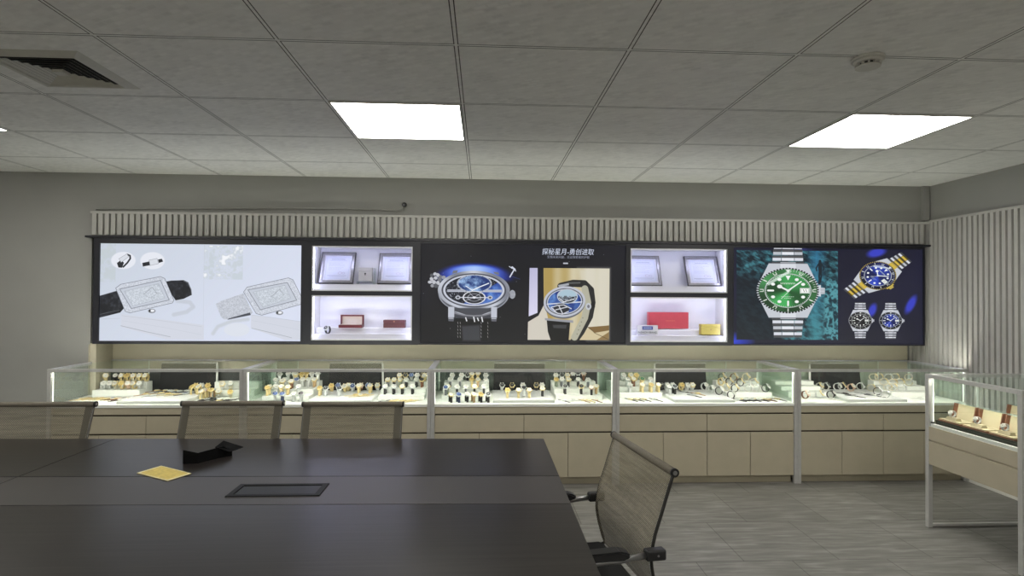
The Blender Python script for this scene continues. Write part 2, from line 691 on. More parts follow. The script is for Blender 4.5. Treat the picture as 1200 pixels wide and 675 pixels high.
def vnoise(X, Y, sc, seed, oct_=4, sx=1.0, sy=1.0):
    """value noise, numpy"""
    out = np.zeros_like(X)
    amp, tot = 1.0, 0
    for o in range(oct_):
        f = 2 ** o / sc
        x, y = X * f * sx + seed * 17.3 + o * 5.1, Y * f * sy + seed * 9.7
        xi, yi = np.floor(x), np.floor(y)
        fx, fy = x - xi, y - yi
        fx, fy = fx * fx * (3 - 2 * fx), fy * fy * (3 - 2 * fy)

        def h(a, b):
            v = np.sin(a * 127.1 + b * 311.7) * 43758.5453
            return v - np.floor(v)
        out += amp * ((h(xi, yi) * (1 - fx) + h(xi + 1, yi) * fx) * (1 - fy) + (h(xi, yi + 1) * (1 - fx) + h(xi + 1, yi + 1) * fx) * fy)
        tot += amp
        amp *= .55
    return out / tot


def ramp(t, c0, c1):
    t = np.clip(t, 0, 1)[..., None]
    return (np.array(c0) * (1 - t) + np.array(c1) * t) / 255.0


def TT(ox, oy, s):
    return lambda P: [(ox + x / s, oy + y / s) for x, y in P]


def poster_material(name, im, strength):
    m, nt, N, L, p = new_mat(name)
    tx = N.new('ShaderNodeTexImage')
    tx.image = im
    L.new(tx.outputs['Color'], p.inputs['Emission Color'])
    p.inputs['Emission Strength'].default_value = strength
    p.inputs['Base Color'].default_value = (0.02, 0.02, 0.02, 1)
    p.inputs['Roughness'].default_value = 0.3
    p.inputs['Specular IOR Level'].default_value = 0.12
    return m


def picture_quad(name, x0, x1, z0, z1, y, m, parent, th=.004):
    """a printed sheet: front face carries the picture, with thickness"""
    b = MB()
    b.box(x0, x1, y, y + th, z0, z1)
    me = b.mesh(name, [m])
    uv = me.uv_layers.new(name='UVMap')
    for lp in me.loops:
        c = me.vertices[lp.vertex_index].co
        uv.data[lp.index].uv = ((c.x - x0) / (x1 - x0), (c.z - z0) / (z1 - z0))
    return link(name, me, parent)


# ---- poster 1: two diamond-set rectangular watches on pale blue white
c1 = Canvas(117, 285, 352, 400, 5, (206, 212, 226))
c1.a[:] = ramp((c1.X - 117) / 235 * .8 + (c1.Y - 285) / 300, (200, 208, 220), (216, 222, 240))
A7, A8 = TT(110, 280, 5.4), TT(230, 280, 5.4)
fl = vnoise(c1.X, c1.Y, 7, 3, 3)
w = c1.win(237, 287, 282, 326)
c1.put(w, np.clip(np.abs(fl[w] - .5) * 3, 0, .5), (188, 198, 200))
c1.put(w, np.clip((fl[w] - .62) * 6, 0, .9), (246, 247, 252))
w = c1.win(117, 285, 134, 330)
c1.put(w, np.clip(np.abs(fl[w] - .5) * 2, 0, .4), (186, 196, 194))
c1.line(A7([(686, 30), (686, 620)]), .25, (190, 196, 208))
for cx, cy in ((180, 135), (362, 135)):
    (p,) = A7([(cx, cy)])
    c1.ell(*p, 14.2, 10.2, (228, 231, 240), soft=.8)
c1.poly(A7([(140, 152), (166, 132), (184, 150), (172, 182), (150, 180)]), (40, 42, 48))
c1.line(A7([(205, 97), (221, 104), (223, 122), (205, 150), (180, 176)]), 1.9, (44, 46, 52))
c1.poly(A7([(152, 124), (202, 92), (212, 112), (166, 148)]), (214, 218, 226))
c1.line(A7([(152, 124), (202, 92), (212, 112), (166, 148)]), .3, (120, 124, 132), close=True)
c1.poly(A7([(298, 150), (342, 140), (347, 164), (302, 173)]), (38, 40, 46))
c1.poly(A7([(396, 127), (420, 122), (428, 140), (401, 149)]), (38, 40, 46))
c1.poly(A7([(340, 132), (390, 120), (399, 154), (347, 166)]), (216, 220, 228))
c1.line(A7([(340, 132), (390, 120), (399, 154), (347, 166)]), .35, (130, 134, 142), close=True)
# pale box edge the watches lie on
for T in (A7, A8):
    c1.poly(T([(172, 478), (690, 545), (690, 640), (460, 640), (172, 560)]) if T is A7 else T([(340, 478), (660, 520), (660, 640), (560, 640), (340, 565)]), (208, 212, 224), soft=.4)
c1.line(A7([(170, 552), (330, 590), (480, 622)]), .5, (150, 156, 168))
c1.line(A7([(178, 488), (430, 520), (676, 556)]), .35, (182, 188, 200))
c1.line(A7([(178, 520), (430, 560), (676, 608)]), .3, (190, 196, 208))
c1.line(A7([(40, 510), (165, 505)]), .3, (176, 182, 192))
c1.line(A8([(345, 565), (480, 596), (600, 626)]), .5, (150, 156, 168))
c1.line(A8([(345, 480), (480, 496), (650, 520)]), .35, (182, 188, 200))
c1.line(A8([(345, 515), (480, 540), (650, 575)]), .3, (190, 196, 208))
c1.line(A7([(520, 392), (600, 400), (622, 430), (580, 462), (500, 480)]), 4.5, (196, 202, 214), soft=1.5)
c1.line(A8([(100, 600), (130, 555), (220, 520), (320, 508)]), 4, (198, 204, 214), soft=2)
c1.ell(*A8([(250, 575)])[0], 15, 8, (218, 223, 234), soft=1)
# straps and bracelet
blk = lambda X, Y: ramp(vnoise(X, Y, 3.0, 5, 2) * 1.2 - .45, (24, 26, 32), (74, 77, 88))
c1.poly(A7([(36, 362), (140, 330), (188, 440), (165, 468), (36, 502)]), None, tex=blk)
c1.line(A7([(40, 480), (160, 452)]), .5, (100, 102, 110))
c1.poly(A7([(448, 268), (480, 262), (560, 258), (588, 272), (608, 318), (612, 352), (560, 378), (510, 388), (470, 330)]), None, tex=blk)
c1.line(A7([(560, 262), (586, 275), (606, 320), (610, 350)]), .6, (120, 124, 134))
c1.poly(A8([(115, 410), (150, 390), (290, 340), (350, 465), (330, 482), (170, 510), (150, 492)]), None,
        tex=lambda X, Y: ramp(np.abs(np.sin((X * .35 + Y) * 3.2)) * .5 + vnoise(X, Y, 1.0, 8, 2) * .7 - .1, (150, 156, 168), (224, 228, 238)))
c1.poly(A8([(200, 502), (332, 464), (338, 480), (190, 511)]), (70, 74, 84), soft=.3)
dia = lambda X, Y: ramp(vnoise(X, Y, .9, 11, 2) * 1.2 - .1, (180, 186, 198), (226, 230, 241))
for T, oc, fr, dl, rh, cr in (
        (A7, [(135, 312), (165, 288), (412, 236), (440, 248), (500, 388), (490, 405), (225, 470), (196, 460)],
         [(160, 318), (414, 260), (470, 386), (234, 442)], [(188, 332), (402, 282), (442, 374), (242, 424)],
         [(310, 350), (362, 305), (394, 346), (350, 374)], (362, 457)),
        (A8, [(290, 332), (312, 300), (575, 238), (604, 250), (664, 370), (660, 408), (408, 481), (372, 470)],
         [(318, 318), (568, 268), (630, 382), (398, 446)], [(350, 332), (552, 286), (592, 370), (415, 430)],
         [(470, 358), (520, 312), (546, 350), (505, 384)], (520, 465))):
    c1.poly(T(oc), None, tex=dia)
    c1.line(T(oc), .55, (112, 118, 130), close=True)
    c1.poly(T(fr), (196, 202, 214))
    c1.line(T(fr), .7, (120, 126, 138), close=True)
    c1.poly(T(dl), None, tex=lambda X, Y: ramp(vnoise(X, Y, .8, 15, 2) * 1.4 - .2, (176, 184, 194), (222, 228, 238)))
    c1.line(T(dl), .35, (160, 166, 178), close=True)
    c1.line(T(rh[:3]), .4, (122, 128, 138))
    c1.line(T([rh[0], rh[3], rh[2]]), .3, (150, 156, 166))
    (q,) = T([cr])
    c1.ell(*q, 4.4, 2.6, (140, 144, 152))
    c1.ell(q[0] + .6, q[1] - .3, 2.4, 1.4, (240, 242, 248))
    c1.ell(q[0] - 2.4, q[1] - .2, 1.0, 1.6, (40, 42, 48))

# ---- poster 2: moon and tourbillon watch on black
c2 = Canvas(493, 285, 733, 403.5, 5, (25, 25, 33))
c2.a[:] = ramp(vnoise(c2.X, c2.Y, 60, 2, 2), (13, 13, 19), (25, 25, 35))
B3, B4 = TT(490, 280, 5.4), TT(610, 280, 5.4)
w = c2.win(493, 300, 640, 345)
X, Y = c2.X[w], c2.Y[w]
(q,) = B3([(350, 262)])
r = np.sqrt(((X - q[0]) / 47) ** 2 + ((Y - q[1]) / 20) ** 2)
up = np.clip((q[1] + 3 - Y) / 5, 0, 1)
c2.put(w, np.clip((1.10 - r) / .22, 0, 1) * up * .95 * np.clip(1.7 - np.abs(X - q[0]) / 34, 0, 1), (36, 58, 190))
c2.put(w, np.clip((.97 - r) / .12, 0, 1) * up * np.clip(1.1 - np.abs(X - q[0]) / 36, 0, 1), (120, 160, 240))
c2.put(w, np.clip((.88 - r) / .10, 0, 1) * up * np.clip(1.0 - np.abs(X - q[0]) / 32, 0, 1) * .7, (190, 212, 250))


def blob(c, P, r, cols, seed):
    rr = random.Random(seed)
    for (x, y) in P:
        c.ell(x, y, r * rr.uniform(.8, 1.2), r * rr.uniform(.7, 1.1), rr.choice(cols), rot=rr.uniform(0, 3))


blob(c2, B3([(85, 232), (105, 222), (125, 230), (140, 240), (85, 255), (110, 248), (135, 258), (75, 275), (100, 275), (125, 280), (90, 298), (112, 298), (160, 245)]), 2.5,
     [(150, 152, 160), (112, 114, 122), (190, 192, 200), (84, 86, 94)], 4)
for P, wd in (([(590, 175), (606, 190)], 2.2), ([(588, 182), (572, 170)], 1.0), ([(600, 195), (588, 215), (576, 238)], 1.5), ([(598, 198), (586, 222)], 1.3), ([(606, 185), (612, 200)], 1.1)):
    c2.line(B3(P), wd, (206, 210, 224))
c2.line(B3([(590, 235), (640, 252)]), .4, (60, 80, 160), soft=.5)
q = B3([(350, 345)])[0]
c2.ell(q[0], q[1], 41.5, 23.6, (92, 95, 104))
c2.ell(q[0], q[1] + 1.2, 40, 22, (150, 154, 166), ring=.8)
q = B3([(350, 325)])[0]
c2.ell(q[0], q[1], 41.8, 23.2, None, tex=lambda X, Y: ramp(.5 + .5 * np.sin((X - Y * .6) * .14 + 1.0), (120, 124, 136), (196, 200, 212)))
c2.ell(q[0], q[1], 37.5, 20.2, (66, 68, 78))
c2.ell(q[0], q[1], 35.6, 18.8, (196, 200, 214))
c2.ell(q[0], q[1], 33.0, 17.0, None,
       tex=lambda X, Y: np.where(((X - q[0]) * .7 + (Y - q[1]) * 1.1 > 9)[..., None], ramp(vnoise(X, Y, 6, 21, 3) * 1.4 - .2, (28, 50, 130), (96, 140, 214)),
                                 ramp(vnoise(X, Y, .9, 22, 2) * 5 - 3.4, (20, 23, 36), (220, 226, 240))))
c2.poly(B3([(183, 321), (525, 321), (525, 337), (183, 337)]), (186, 190, 204))
c2.line(B3([(183, 329), (525, 329)]), .3, (110, 114, 126))
g = B3([(353, 282)])[0]
c2.ell(g[0], g[1], 20.4, 10.8, (176, 182, 196))
c2.ell(g[0], g[1], 18.6, 9.6, None, tex=lambda X, Y: ramp(vnoise(X, Y, 4.5, 31, 4) * 2.2 - .6 - np.clip((X - g[0] - 4) / 14, 0, .8), (30, 52, 112), (170, 204, 240)))
for a in range(12):
    an = a * PI / 6
    c2.ell(g[0] + 19.5 * math.cos(an), g[1] + 10.2 * math.sin(an), .45, .45, (60, 62, 72))
c2.line(B3([(340, 326), (298, 298)]), .9, (232, 236, 244))
c2.line(B3([(338, 326), (380, 306), (442, 280)]), 1.3, (232, 236, 244))
t_ = B3([(352, 372)])[0]
c2.ell(t_[0], t_[1], 13, 7.6, (34, 36, 46))
c2.ell(t_[0], t_[1], 12.6, 7.4, (214, 216, 224), ring=1.0)
c2.ell(t_[0], t_[1], 7.5, 4.4, (150, 152, 160), ring=.7)
for a in (0.5, 2.6, 4.2, 5.4):
    c2.line([t_, (t_[0] + 12 * math.cos(a), t_[1] + 7 * math.sin(a))], .7, (170, 172, 182))
c2.line(B3([(238, 372), (466, 372)]), 1.1, (206, 210, 222))
for u in (250, 452):
    k_ = B3([(u, 372)])[0]
    c2.ell(*k_, 3.0, 2.4, (186, 190, 202))
    c2.ell(*k_, 1.4, 1.1, (60, 62, 72))
c2.ell(*t_, 2.0, 1.4, (226, 228, 236))
for P in ([(220, 200), (248, 198), (244, 214), (212, 220)], [(470, 206), (504, 208), (508, 226), (480, 218)]):
    c2.poly(B3(P), (112, 114, 122))
q2 = B3([(592, 350)])[0]
c2.ell(q2[0], q2[1], 3.6, 5.2, (176, 180, 190))
for k in range(-3, 4):
    c2.line([(q2[0] - 3.2, q2[1] + k * 1.3), (q2[0] + 3.2, q2[1] + k * 1.3)], .35, (90, 92, 100))
c2.line(B3([(565, 340), (575, 348), (575, 360)]), 1.6, (120, 122, 130))
# lugs, buckle and strap
c2.poly(B3([(236, 505), (456, 505), (440, 650), (246, 650)]), (14, 14, 17))
c2.poly(B3([(275, 555), (390, 548), (394, 650), (282, 650)]), (58, 59, 65), soft=2.5)
c2.poly(B3([(205, 440), (480, 440), (455, 505), (235, 505)]), (70, 72, 80), soft=1)
c2.line(B3([(232, 462), (300, 486), (350, 490), (400, 486), (460, 462)]), 1.2, (176, 180, 190))
for x in (250, 265, 396, 438):
    for y in range(530, 640, 22):
        c2.line(B3([(x, y), (x + 2, y + 11)]), .55, (150, 152, 156))
for y, cc in ((456, 70), (472, 130), (490, 60)):
    c2.line(B3([(228, y), (290, y + 14), (350, y + 18), (410, y + 14), (462, y)]), 1.6, (cc, cc, cc + 8))
for x, h in ((300, 10), (350, 14), (374, 8), (400, 14)):
    c2.line(B3([(x, 512 - h), (x + 6, 512 + h)]), 1.4, (226, 228, 232))
for xa, xb in ((190, 228), (459, 496)):
    c2.poly(B3([(xa, 432), (xb, 432), (xb, 500), (xa, 500)]), (190, 194, 206))
    c2.poly(B3([(xa, 500), (xb, 500), (xb - 4, 526), (xa + 2, 524)]), (96, 98, 108))
    c2.line(B3([(xa + 4, 506), (xb - 6, 506)]), .8, (214, 218, 226))
# right picture: the watch on a stand before a tan curtain
c2.poly(B4([(140, 178), (562, 178), (560, 643), (146, 643)]), None,
        tex=lambda X, Y: ramp((X - 636) / 60 + .22 * np.sin(X * .33), (172, 148, 84), (214, 208, 186)))
c2.poly(B4([(360, 178), (562, 178), (560, 643), (420, 643)]), (212, 208, 192), al=.75, soft=6)
c2.poly(B4([(52, 178), (103, 178), (104, 468), (48, 492)]), None, tex=lambda X, Y: ramp((Y - 313) / 56, (186, 184, 214), (214, 212, 236)))
c2.poly(B4([(44, 527), (110, 486), (142, 420), (150, 420), (170, 500), (190, 643), (42, 643)]), (206, 200, 188))
c2.poly(B4([(400, 575), (560, 545), (560, 643), (345, 643)]), (206, 192, 156))
c2.poly(B4([(420, 560), (560, 548), (560, 580), (470, 596)]), (124, 98, 58))
c2.poly(B4([(480, 643), (560, 590), (560, 643)]), (140, 116, 74))
c2.line(B4([(430, 560), (470, 598), (560, 640)]), .6, (84, 66, 40))
c2.line(B4([(252, 296), (330, 276), (400, 278), (440, 318), (450, 400), (434, 490), (380, 590), (330, 660)]), 8.6, (38, 38, 38))
c2.line(B4([(404, 310), (424, 400), (404, 500), (340, 625)]), 8.0, (176, 174, 156))
c2.line(B4([(300, 275), (372, 272)]), 1.6, (96, 98, 98), soft=.6)
c2.poly(B4([(446, 400), (470, 388), (470, 430), (450, 440)]), (24, 24, 24))
for k in range(5):
    (q,) = B4([(392 - k * 9, 500 + k * 26)])
    c2.ell(*q, .6, .6, (110, 108, 92))
c2.poly(B4([(162, 510), (312, 520), (302, 650), (190, 650), (170, 590)]), (16, 16, 18))
c2.poly(B4([(200, 545), (290, 545), (286, 570), (205, 566)]), (62, 63, 66), soft=1)
q = B4([(275, 395)])[0]
c2.ell(q[0], q[1] + 1.8, 24.5, 18.6, (100, 102, 110), rot=-.12)
c2.ell(q[0], q[1], 24.6, 18.4, (188, 192, 204), rot=-.12)
c2.ell(q[0], q[1], 22.0, 16.0, (92, 95, 104), rot=-.12)
c2.ell(q[0], q[1], 20.6, 14.8, (206, 210, 220), rot=-.12)
c2.ell(q[0], q[1], 19.6, 13.9, None, rot=-.12, tex=lambda X, Y: ramp(vnoise(X, Y, 5, 41, 3) * 1.5 - .3, (20, 40, 110), (96, 140, 206)))
c2.line(B4([(165, 412), (385, 396)]), 1.4, (206, 212, 226))
g4 = B4([(293, 360)])[0]
c2.ell(*g4, 12.2, 8.8, (190, 196, 206))
c2.ell(*g4, 11.0, 7.8, None, tex=lambda X, Y: np.where((Y > g4[1] - 1.5 + vnoise(X, Y, 2, 5, 2) * 3)[..., None], ramp(vnoise(X, Y, 1.4, 44, 2) * 2.4 - .7, (24, 28, 36), (150, 160, 172)), ramp(X * 0 + .5, (150, 180, 200), (186, 206, 216))))
c2.line(B4([(270, 396), (335, 378)]), .9, (236, 238, 244))
c2.line(B4([(270, 396), (240, 372)]), .8, (236, 238, 244))
g5 = B4([(255, 440)])[0]
c2.ell(*g5, 9.4, 6.2, (40, 42, 50))
for P in ([(190, 432), (230, 420), (270, 416), (318, 440)], [(190, 436), (230, 470), (262, 476), (300, 458)], [(220, 448), (290, 430)], [(240, 424), (262, 470)], [(200, 440), (215, 455)]):
    c2.line(B4(P), 1.2, (206, 208, 216))
c2.poly(B4([(150, 502), (330, 516), (332, 532), (152, 516)]), (150, 152, 160))
c2.poly(B4([(232, 288), (300, 274), (304, 288), (240, 302)]), (164, 168, 176))
q = B4([(428, 425)])[0]
c2.ell(*q, 3.4, 4.2, (190, 194, 202))
c2.ell(*q, 1.5, 2.0, (110, 112, 120))
rr = random.Random(9)
for k in range(14):
    c2.ell(rr.uniform(495, 731), rr.uniform(287, 401), .28, .28, (190, 192, 206))

# ---- poster 3: steel diver's watches
c3 = Canvas(860, 290, 1082.5, 404, 5, (27, 28, 48))
c3.a[:] = ramp(vnoise(c3.X, c3.Y, 50, 6, 2), (18, 18, 36), (34, 34, 58))
E5, E6 = TT(860, 285, 5.623), TT(980, 285, 5.627)
w = c3.win(860, 290, 1083, 404)
c3.put(w, np.clip(1 - np.hypot((c3.X - 860) / 26, (c3.Y - 401) / 12), 0, 1) ** .7, (50, 70, 216))
c3.put(w, np.clip(1 - np.hypot((c3.X - 940) / 16, (c3.Y - 291) / 5), 0, 1) * .5, (60, 70, 170))
for (x, y, rx, ry, ro) in ((268, 52, 11, 5, -.25), (240, 440, 4.4, 8, .4), (497, 400, 4.6, 11.5, .5)):
    (q,) = E6([(x, y)])
    c3.ell(*q, rx, ry, (58, 66, 196), rot=ro, soft=3, al=.95)


def sea(X, Y):
    n = vnoise(X + Y * .6, Y - X * .5, 7, 51, 4, 1.0, 2.2)
    n2 = vnoise(X, Y, 5.5, 57, 3)
    a = ramp(n * 2.4 - .75, (14, 28, 38), (70, 138, 150))
    left = np.clip((925 - X) / 18, 0, 1)
    top = np.clip((325 - Y) / 25, 0, 1)
    dark = np.clip(left * np.clip((Y - 312) / 25, 0, 1) + .1, 0, .85)[..., None]
    a = a * (1 - dark) + np.array((18, 24, 34)) / 255 * dark
    wat = np.clip(1 - np.abs(X - 956 + (Y - 345) * .02) / 13, 0, 1)[..., None]
    a = a * (1 - wat * .8) + ramp((Y - 300) / 90, (50, 122, 160), (66, 140, 150)) * wat * .8
    cor = np.clip((X - 963 - (395 - Y) * .03) / 4, 0, 1) * np.clip((Y - 318) / 14, 0, 1)
    cc = ramp(np.abs(n2 - .5) * 6 - .3, (84, 150, 160), (20, 48, 60))
    cor = cor[..., None]
    return np.clip(a * (1 - cor) + cc * cor, 0, 1)


c3.poly(E5([(22, 45), (686, 45), (686, 640), (22, 640)]), None, tex=sea)
for P, wd in (([(568, 112), (568, 118)], 3.0), ([(568, 130), (570, 180)], 4.2), ([(556, 135), (542, 160), (546, 178)], 1.5), ([(582, 135), (594, 160), (588, 176)], 1.5),
              ([(566, 180), (562, 215), (566, 250)], 2.0), ([(573, 180), (576, 215), (570, 255)], 1.9), ([(566, 240), (562, 262)], 2.6)):
    c3.line(E5(P), wd, (22, 34, 44))


def diver(c, cx, cy, R, rot, dial, bez, midl, side, asp=1.34, glare=True, big=True):
    """a round steel watch with a rotating bezel, seen from the front"""
    co, si = math.cos(rot), math.sin(rot)

    def L(P):
        return [(cx + (x * co - y * si) * R * asp, cy + (x * si + y * co) * R) for x, y in P]

    def circle(r, col, n=72, al=1, tex=None, c0=(0, 0)):
        c.poly(L([(c0[0] + r * math.cos(2 * PI * k / n), c0[1] + r * math.sin(2 * PI * k / n)) for k in range(n)]), col, al=al, tex=tex)
    # bracelet links
    for sg in (-1, 1):
        for k in range(4):
            y0, y1 = 1.05 + k * .26, 1.05 + (k + 1) * .26 - .03
            hw = .52 - k * .02
            lt = (214, 217, 226) if k % 2 else (186, 190, 198)
            for xa, xb, cc in ((-hw, -hw * .42, lt), (-hw * .42, hw * .42, midl if midl else (226, 229, 236)), (hw * .42, hw, lt)):
                c.poly(L([(xa, sg * y0), (xb - .015, sg * y0), (xb - .015, sg * y1), (xa, sg * y1)]), cc)
                c.poly(L([(xa, sg * (y1 - .10)), (xb - .015, sg * (y1 - .10)), (xb - .015, sg * y1), (xa, sg * y1)]), tuple(x * .36 for x in cc))
        c.poly(L([(-.62, sg * 1.2), (.62, sg * 1.2), (.86, sg * .55), (-.86, sg * .55)]), (196, 200, 208))
        c.poly(L([(-.25, sg * 1.24), (.25, sg * 1.24), (.25, sg * .9), (-.25, sg * .9)]), midl if midl else (216, 219, 226))
        c.line(L([(-.62, sg * 1.2), (.62, sg * 1.2)]), R * .03, (96, 100, 108))
    # crown and guards
    c.poly(L([(.92, -.22), (1.06, -.26), (1.06, .26), (.92, .22)]), side)
    c.poly(L([(1.04, -.15), (1.19, -.13), (1.19, .13), (1.04, .15)]), side)
    for k in range(-2, 3):
        c.line(L([(1.05, k * .055), (1.18, k * .055)]), R * .012, (80, 82, 88))
    circle(1.0, (28, 32, 34))
    for k in range(60):
        a = 2 * PI * k / 60
        c.line(L([(.955 * math.cos(a), .955 * math.sin(a)), (1.0 * math.cos(a), 1.0 * math.sin(a))]), R * .045, side)
    circle(.945, None, tex=lambda X, Y: ramp(.38 + .5 * (-(Y - cy) / R) + .3 * np.sin(np.arctan2(Y - cy, X - cx) * 4), tuple(x * .42 for x in bez), bez))
    for k in range(12):
        a = 2 * PI * k / 12 - PI / 2
        if k % 2 and big:
            for o in (-.055, .055):
                b = a + o
                c.line(L([(.80 * math.cos(b), .80 * math.sin(b)), (.90 * math.cos(b), .90 * math.sin(b))]), R * .03, (228, 232, 226))
            c.line(L([(.80 * math.cos(a - .055), .80 * math.sin(a - .055)), (.80 * math.cos(a + .055), .80 * math.sin(a + .055))]), R * .03, (228, 232, 226))
        else:
            c.line(L([(.80 * math.cos(a), .80 * math.sin(a)), (.91 * math.cos(a), .91 * math.sin(a))]), R * .045, (228, 232, 226))
    for k in range(15):
        a = 2 * PI * k / 60 - PI / 2
        c.line(L([(.85 * math.cos(a), .85 * math.sin(a)), (.91 * math.cos(a), .91 * math.sin(a))]), R * .018, (220, 224, 218))
    c.poly(L([(-.09, -.93), (.09, -.93), (0, -.79)]), (226, 230, 226))
    circle(.755, (196, 200, 202))
    circle(.725, None, tex=lambda X, Y: ramp(.5 + .45 * np.sin(2 * np.arctan2((Y - cy), (X - cx) / asp) + 4.0) + .2 * np.cos(3 * np.arctan2(Y - cy, X - cx)), tuple(x * .4 for x in dial), dial))
    for k in range(60):
        a = 2 * PI * k / 60
        c.line(L([(.69 * math.cos(a), .69 * math.sin(a)), (.72 * math.cos(a), .72 * math.sin(a))]), R * .014, (220, 226, 220))
    for k in range(12):
        a = 2 * PI * k / 12 - PI / 2
        x, y = .56 * math.cos(a), .56 * math.sin(a)
        if k == 0:
            c.poly(L([(-.085, -.66), (.085, -.66), (0, -.45)]), (240, 243, 240))
        elif k in (6, 9):
            c.line(L([(x * .86, y * .86), (x * 1.15, y * 1.15)]), R * .085, (240, 243, 240))
        elif k == 3:
            c.poly(L([(.38, -.12), (.70, -.12), (.70, .12), (.38, .12)]), (206, 214, 208))
            c.poly(L([(.43, -.08), (.65, -.08), (.65, .08), (.43, .08)]), (244, 245, 242))
            c.line(L([(.49, -.05), (.53, .05)]), R * .02, (40, 42, 46))
            c.line(L([(.57, -.05), (.60, .05)]), R * .02, (40, 42, 46))
        else:
            circle(.066, (240, 243, 240), 20, c0=(x, y))
    if big:
        for k in range(9):
            c.line(L([(-.24 + k * .055, -.34), (-.24 + k * .055 + .022, -.29)]), R * .03, (214, 226, 214))
        for yy, n in ((.27, 7), (.34, 4)):
            for k in range(n):
                c.line(L([(-.03 * n + k * .06, yy), (-.03 * n + k * .06 + .03, yy)]), R * .022, (206, 220, 206))
    c.line(L([(0, 0), (-.24, -.16)]), R * .075, (236, 239, 238))
    circle(.085, (236, 239, 238), 20, c0=(-.27, -.18))
    c.line(L([(0, 0), (.42, -.40)]), R * .06, (236, 239, 238))
    c.line(L([(.18, -.17), (-.22, .36)]), R * .022, (226, 230, 228))
    circle(.06, (226, 230, 228), 20)
    if glare:
        c.poly(L([(-.72, -.30), (-.02, -.86), (.12, -.84), (-.62, -.22)]), (240, 246, 242), al=.72, soft=R * .03)


(q,) = E5([(358, 312)])
diver(c3, q[0], q[1], 27.0, 0, (70, 172, 92), (74, 150, 88), None, (208, 212, 220))
(q,) = E6([(277, 207)])
diver(c3, q[0], q[1], 16.8, .86, (44, 70, 190), (30, 38, 96), (206, 178, 70), (206, 182, 84), asp=1.3)
for x, dl, bz in ((160, (40, 40, 46), (30, 30, 34)), (362, (40, 64, 176), (26, 30, 50))):
    (q,) = E6([(x, 510)])
    diver(c3, q[0], q[1], 10.6, 0, dl, bz, None, (206, 208, 216), asp=1.3, glare=False, big=False)

m_rim = mat('frame_bead', (92, 94, 104), 0.3, metal=.5, var=.05)
YP = 5.19                     # front of the light boxes


def light_box(u0, v0, u1, v1, cv, label, strength):
    """black frame round a glowing printed sheet"""
    a, b_ = on_y(u0, v0, YP), on_y(u1, v1, YP)
    x0, x1, z1, z0 = a.x, b_.x, 2.056, 1.128
    pc, pd = on_y(cv.x0, cv.y0, YP), on_y(cv.x1, cv.y1, YP)
    px0, px1, pz1, pz0 = max(pc.x, x0 + .012), min(pd.x, x1 - .012), min(pc.z, z1 - .012), max(pd.z, z0 + .012)
    t = empty('poster_light_box', ((x0 + x1) / 2, YN - .02, z0))
    tag(t, label, 'light box', 'light boxes on the back wall')
    cx, cz = (x0 + x1) / 2, z0
    X0, X1, P0, P1 = x0 - cx, x1 - cx, px0 - cx, px1 - cx
    Z0, Z1, Q0, Q1 = 0, z1 - cz, pz0 - cz, pz1 - cz
    yo = YN - .02
    f = MB()
    for (p0, p1, r0, r1) in ((X0, X1, Z0, Q0), (X0, X1, Q1, Z1), (X0, P0, Q0, Q1), (P1, X1, Q0, Q1)):
        f.box(p0, p1, YP - yo, YP + .045 - yo, r0, r1)
    f.build('frame', m_dark, t)
    f = MB()
    e = .006
    for (p0, p1, r0, r1) in ((P0 - e, P1 + e, Q0 - e, Q0), (P0 - e, P1 + e, Q1, Q1 + e), (P0 - e, P0, Q0, Q1), (P1, P1 + e, Q0, Q1)):
        f.box(p0, p1, YP - .003 - yo, YP - yo, r0, r1)
    f.build('bead', m_rim if strength < .95 else m_dark, t)
    box('back_box', X0 + .01, X1 - .01, YP + .045 - yo, 0, Z0 + .01, Z1 - .01, m_dark, t)
    pm = poster_material('poster_print_' + str(int(u0)), cv.image('poster_art_' + str(int(u0))), strength)
    picture_quad('printed_sheet', P0, P1, Q0, Q1, YP + .012 - yo, pm, t)
    return t, cx, cz, yo


light_box(110, 281, 363, 403, c1, 'bright white light box poster with two rectangular watches, leftmost on the back wall', POSTER)
t2, cx2, cz2, yo2 = light_box(490, 283, 735.5, 404, c2, 'black light box poster of a blue moon watch with Chinese heading', POSTER)
light_box(858, 288, 1084, 405, c3, 'dark blue light box poster with a green dial diver watch and three more', POSTER)


def lettering(txt, u, v, h, rgb, parent, off, yw, shear=0.0, name='lettering', wide=None, strength=.9, align='CENTER'):
    cu = bpy.data.curves.new(name, 'FONT')
    cu.body = txt
    cu.align_x = align
    cu.align_y = 'CENTER'
    cu.size = h
    cu.shear = shear
    cu.extrude = .0008
    o = bpy.data.objects.new(name, cu)
    COL.objects.link(o)
    bpy.context.view_layer.update()
    me = bpy.data.meshes.new_from_object(o.evaluated_get(bpy.context.evaluated_depsgraph_get()))
    me.name = name
    bpy.data.objects.remove(o)
    xs = [q.co.x for q in me.vertices]
    s = 1.0
    if wide:
        s = wide / (max(xs) - min(xs))
    p = on_y(u, v, yw)
    for q in me.vertices:
        x, y, z = q.co
        q.co = (p.x - off[0] + x * s, yw - off[1] - z, p.z - off[2] + y)
    me.materials.clear()
    me.materials.append(emit_mat('print_%d_%d_%d' % rgb, rgb, strength) if strength else mat('ink_%d_%d_%d' % rgb, rgb, .6))
    return link(name, me, parent)


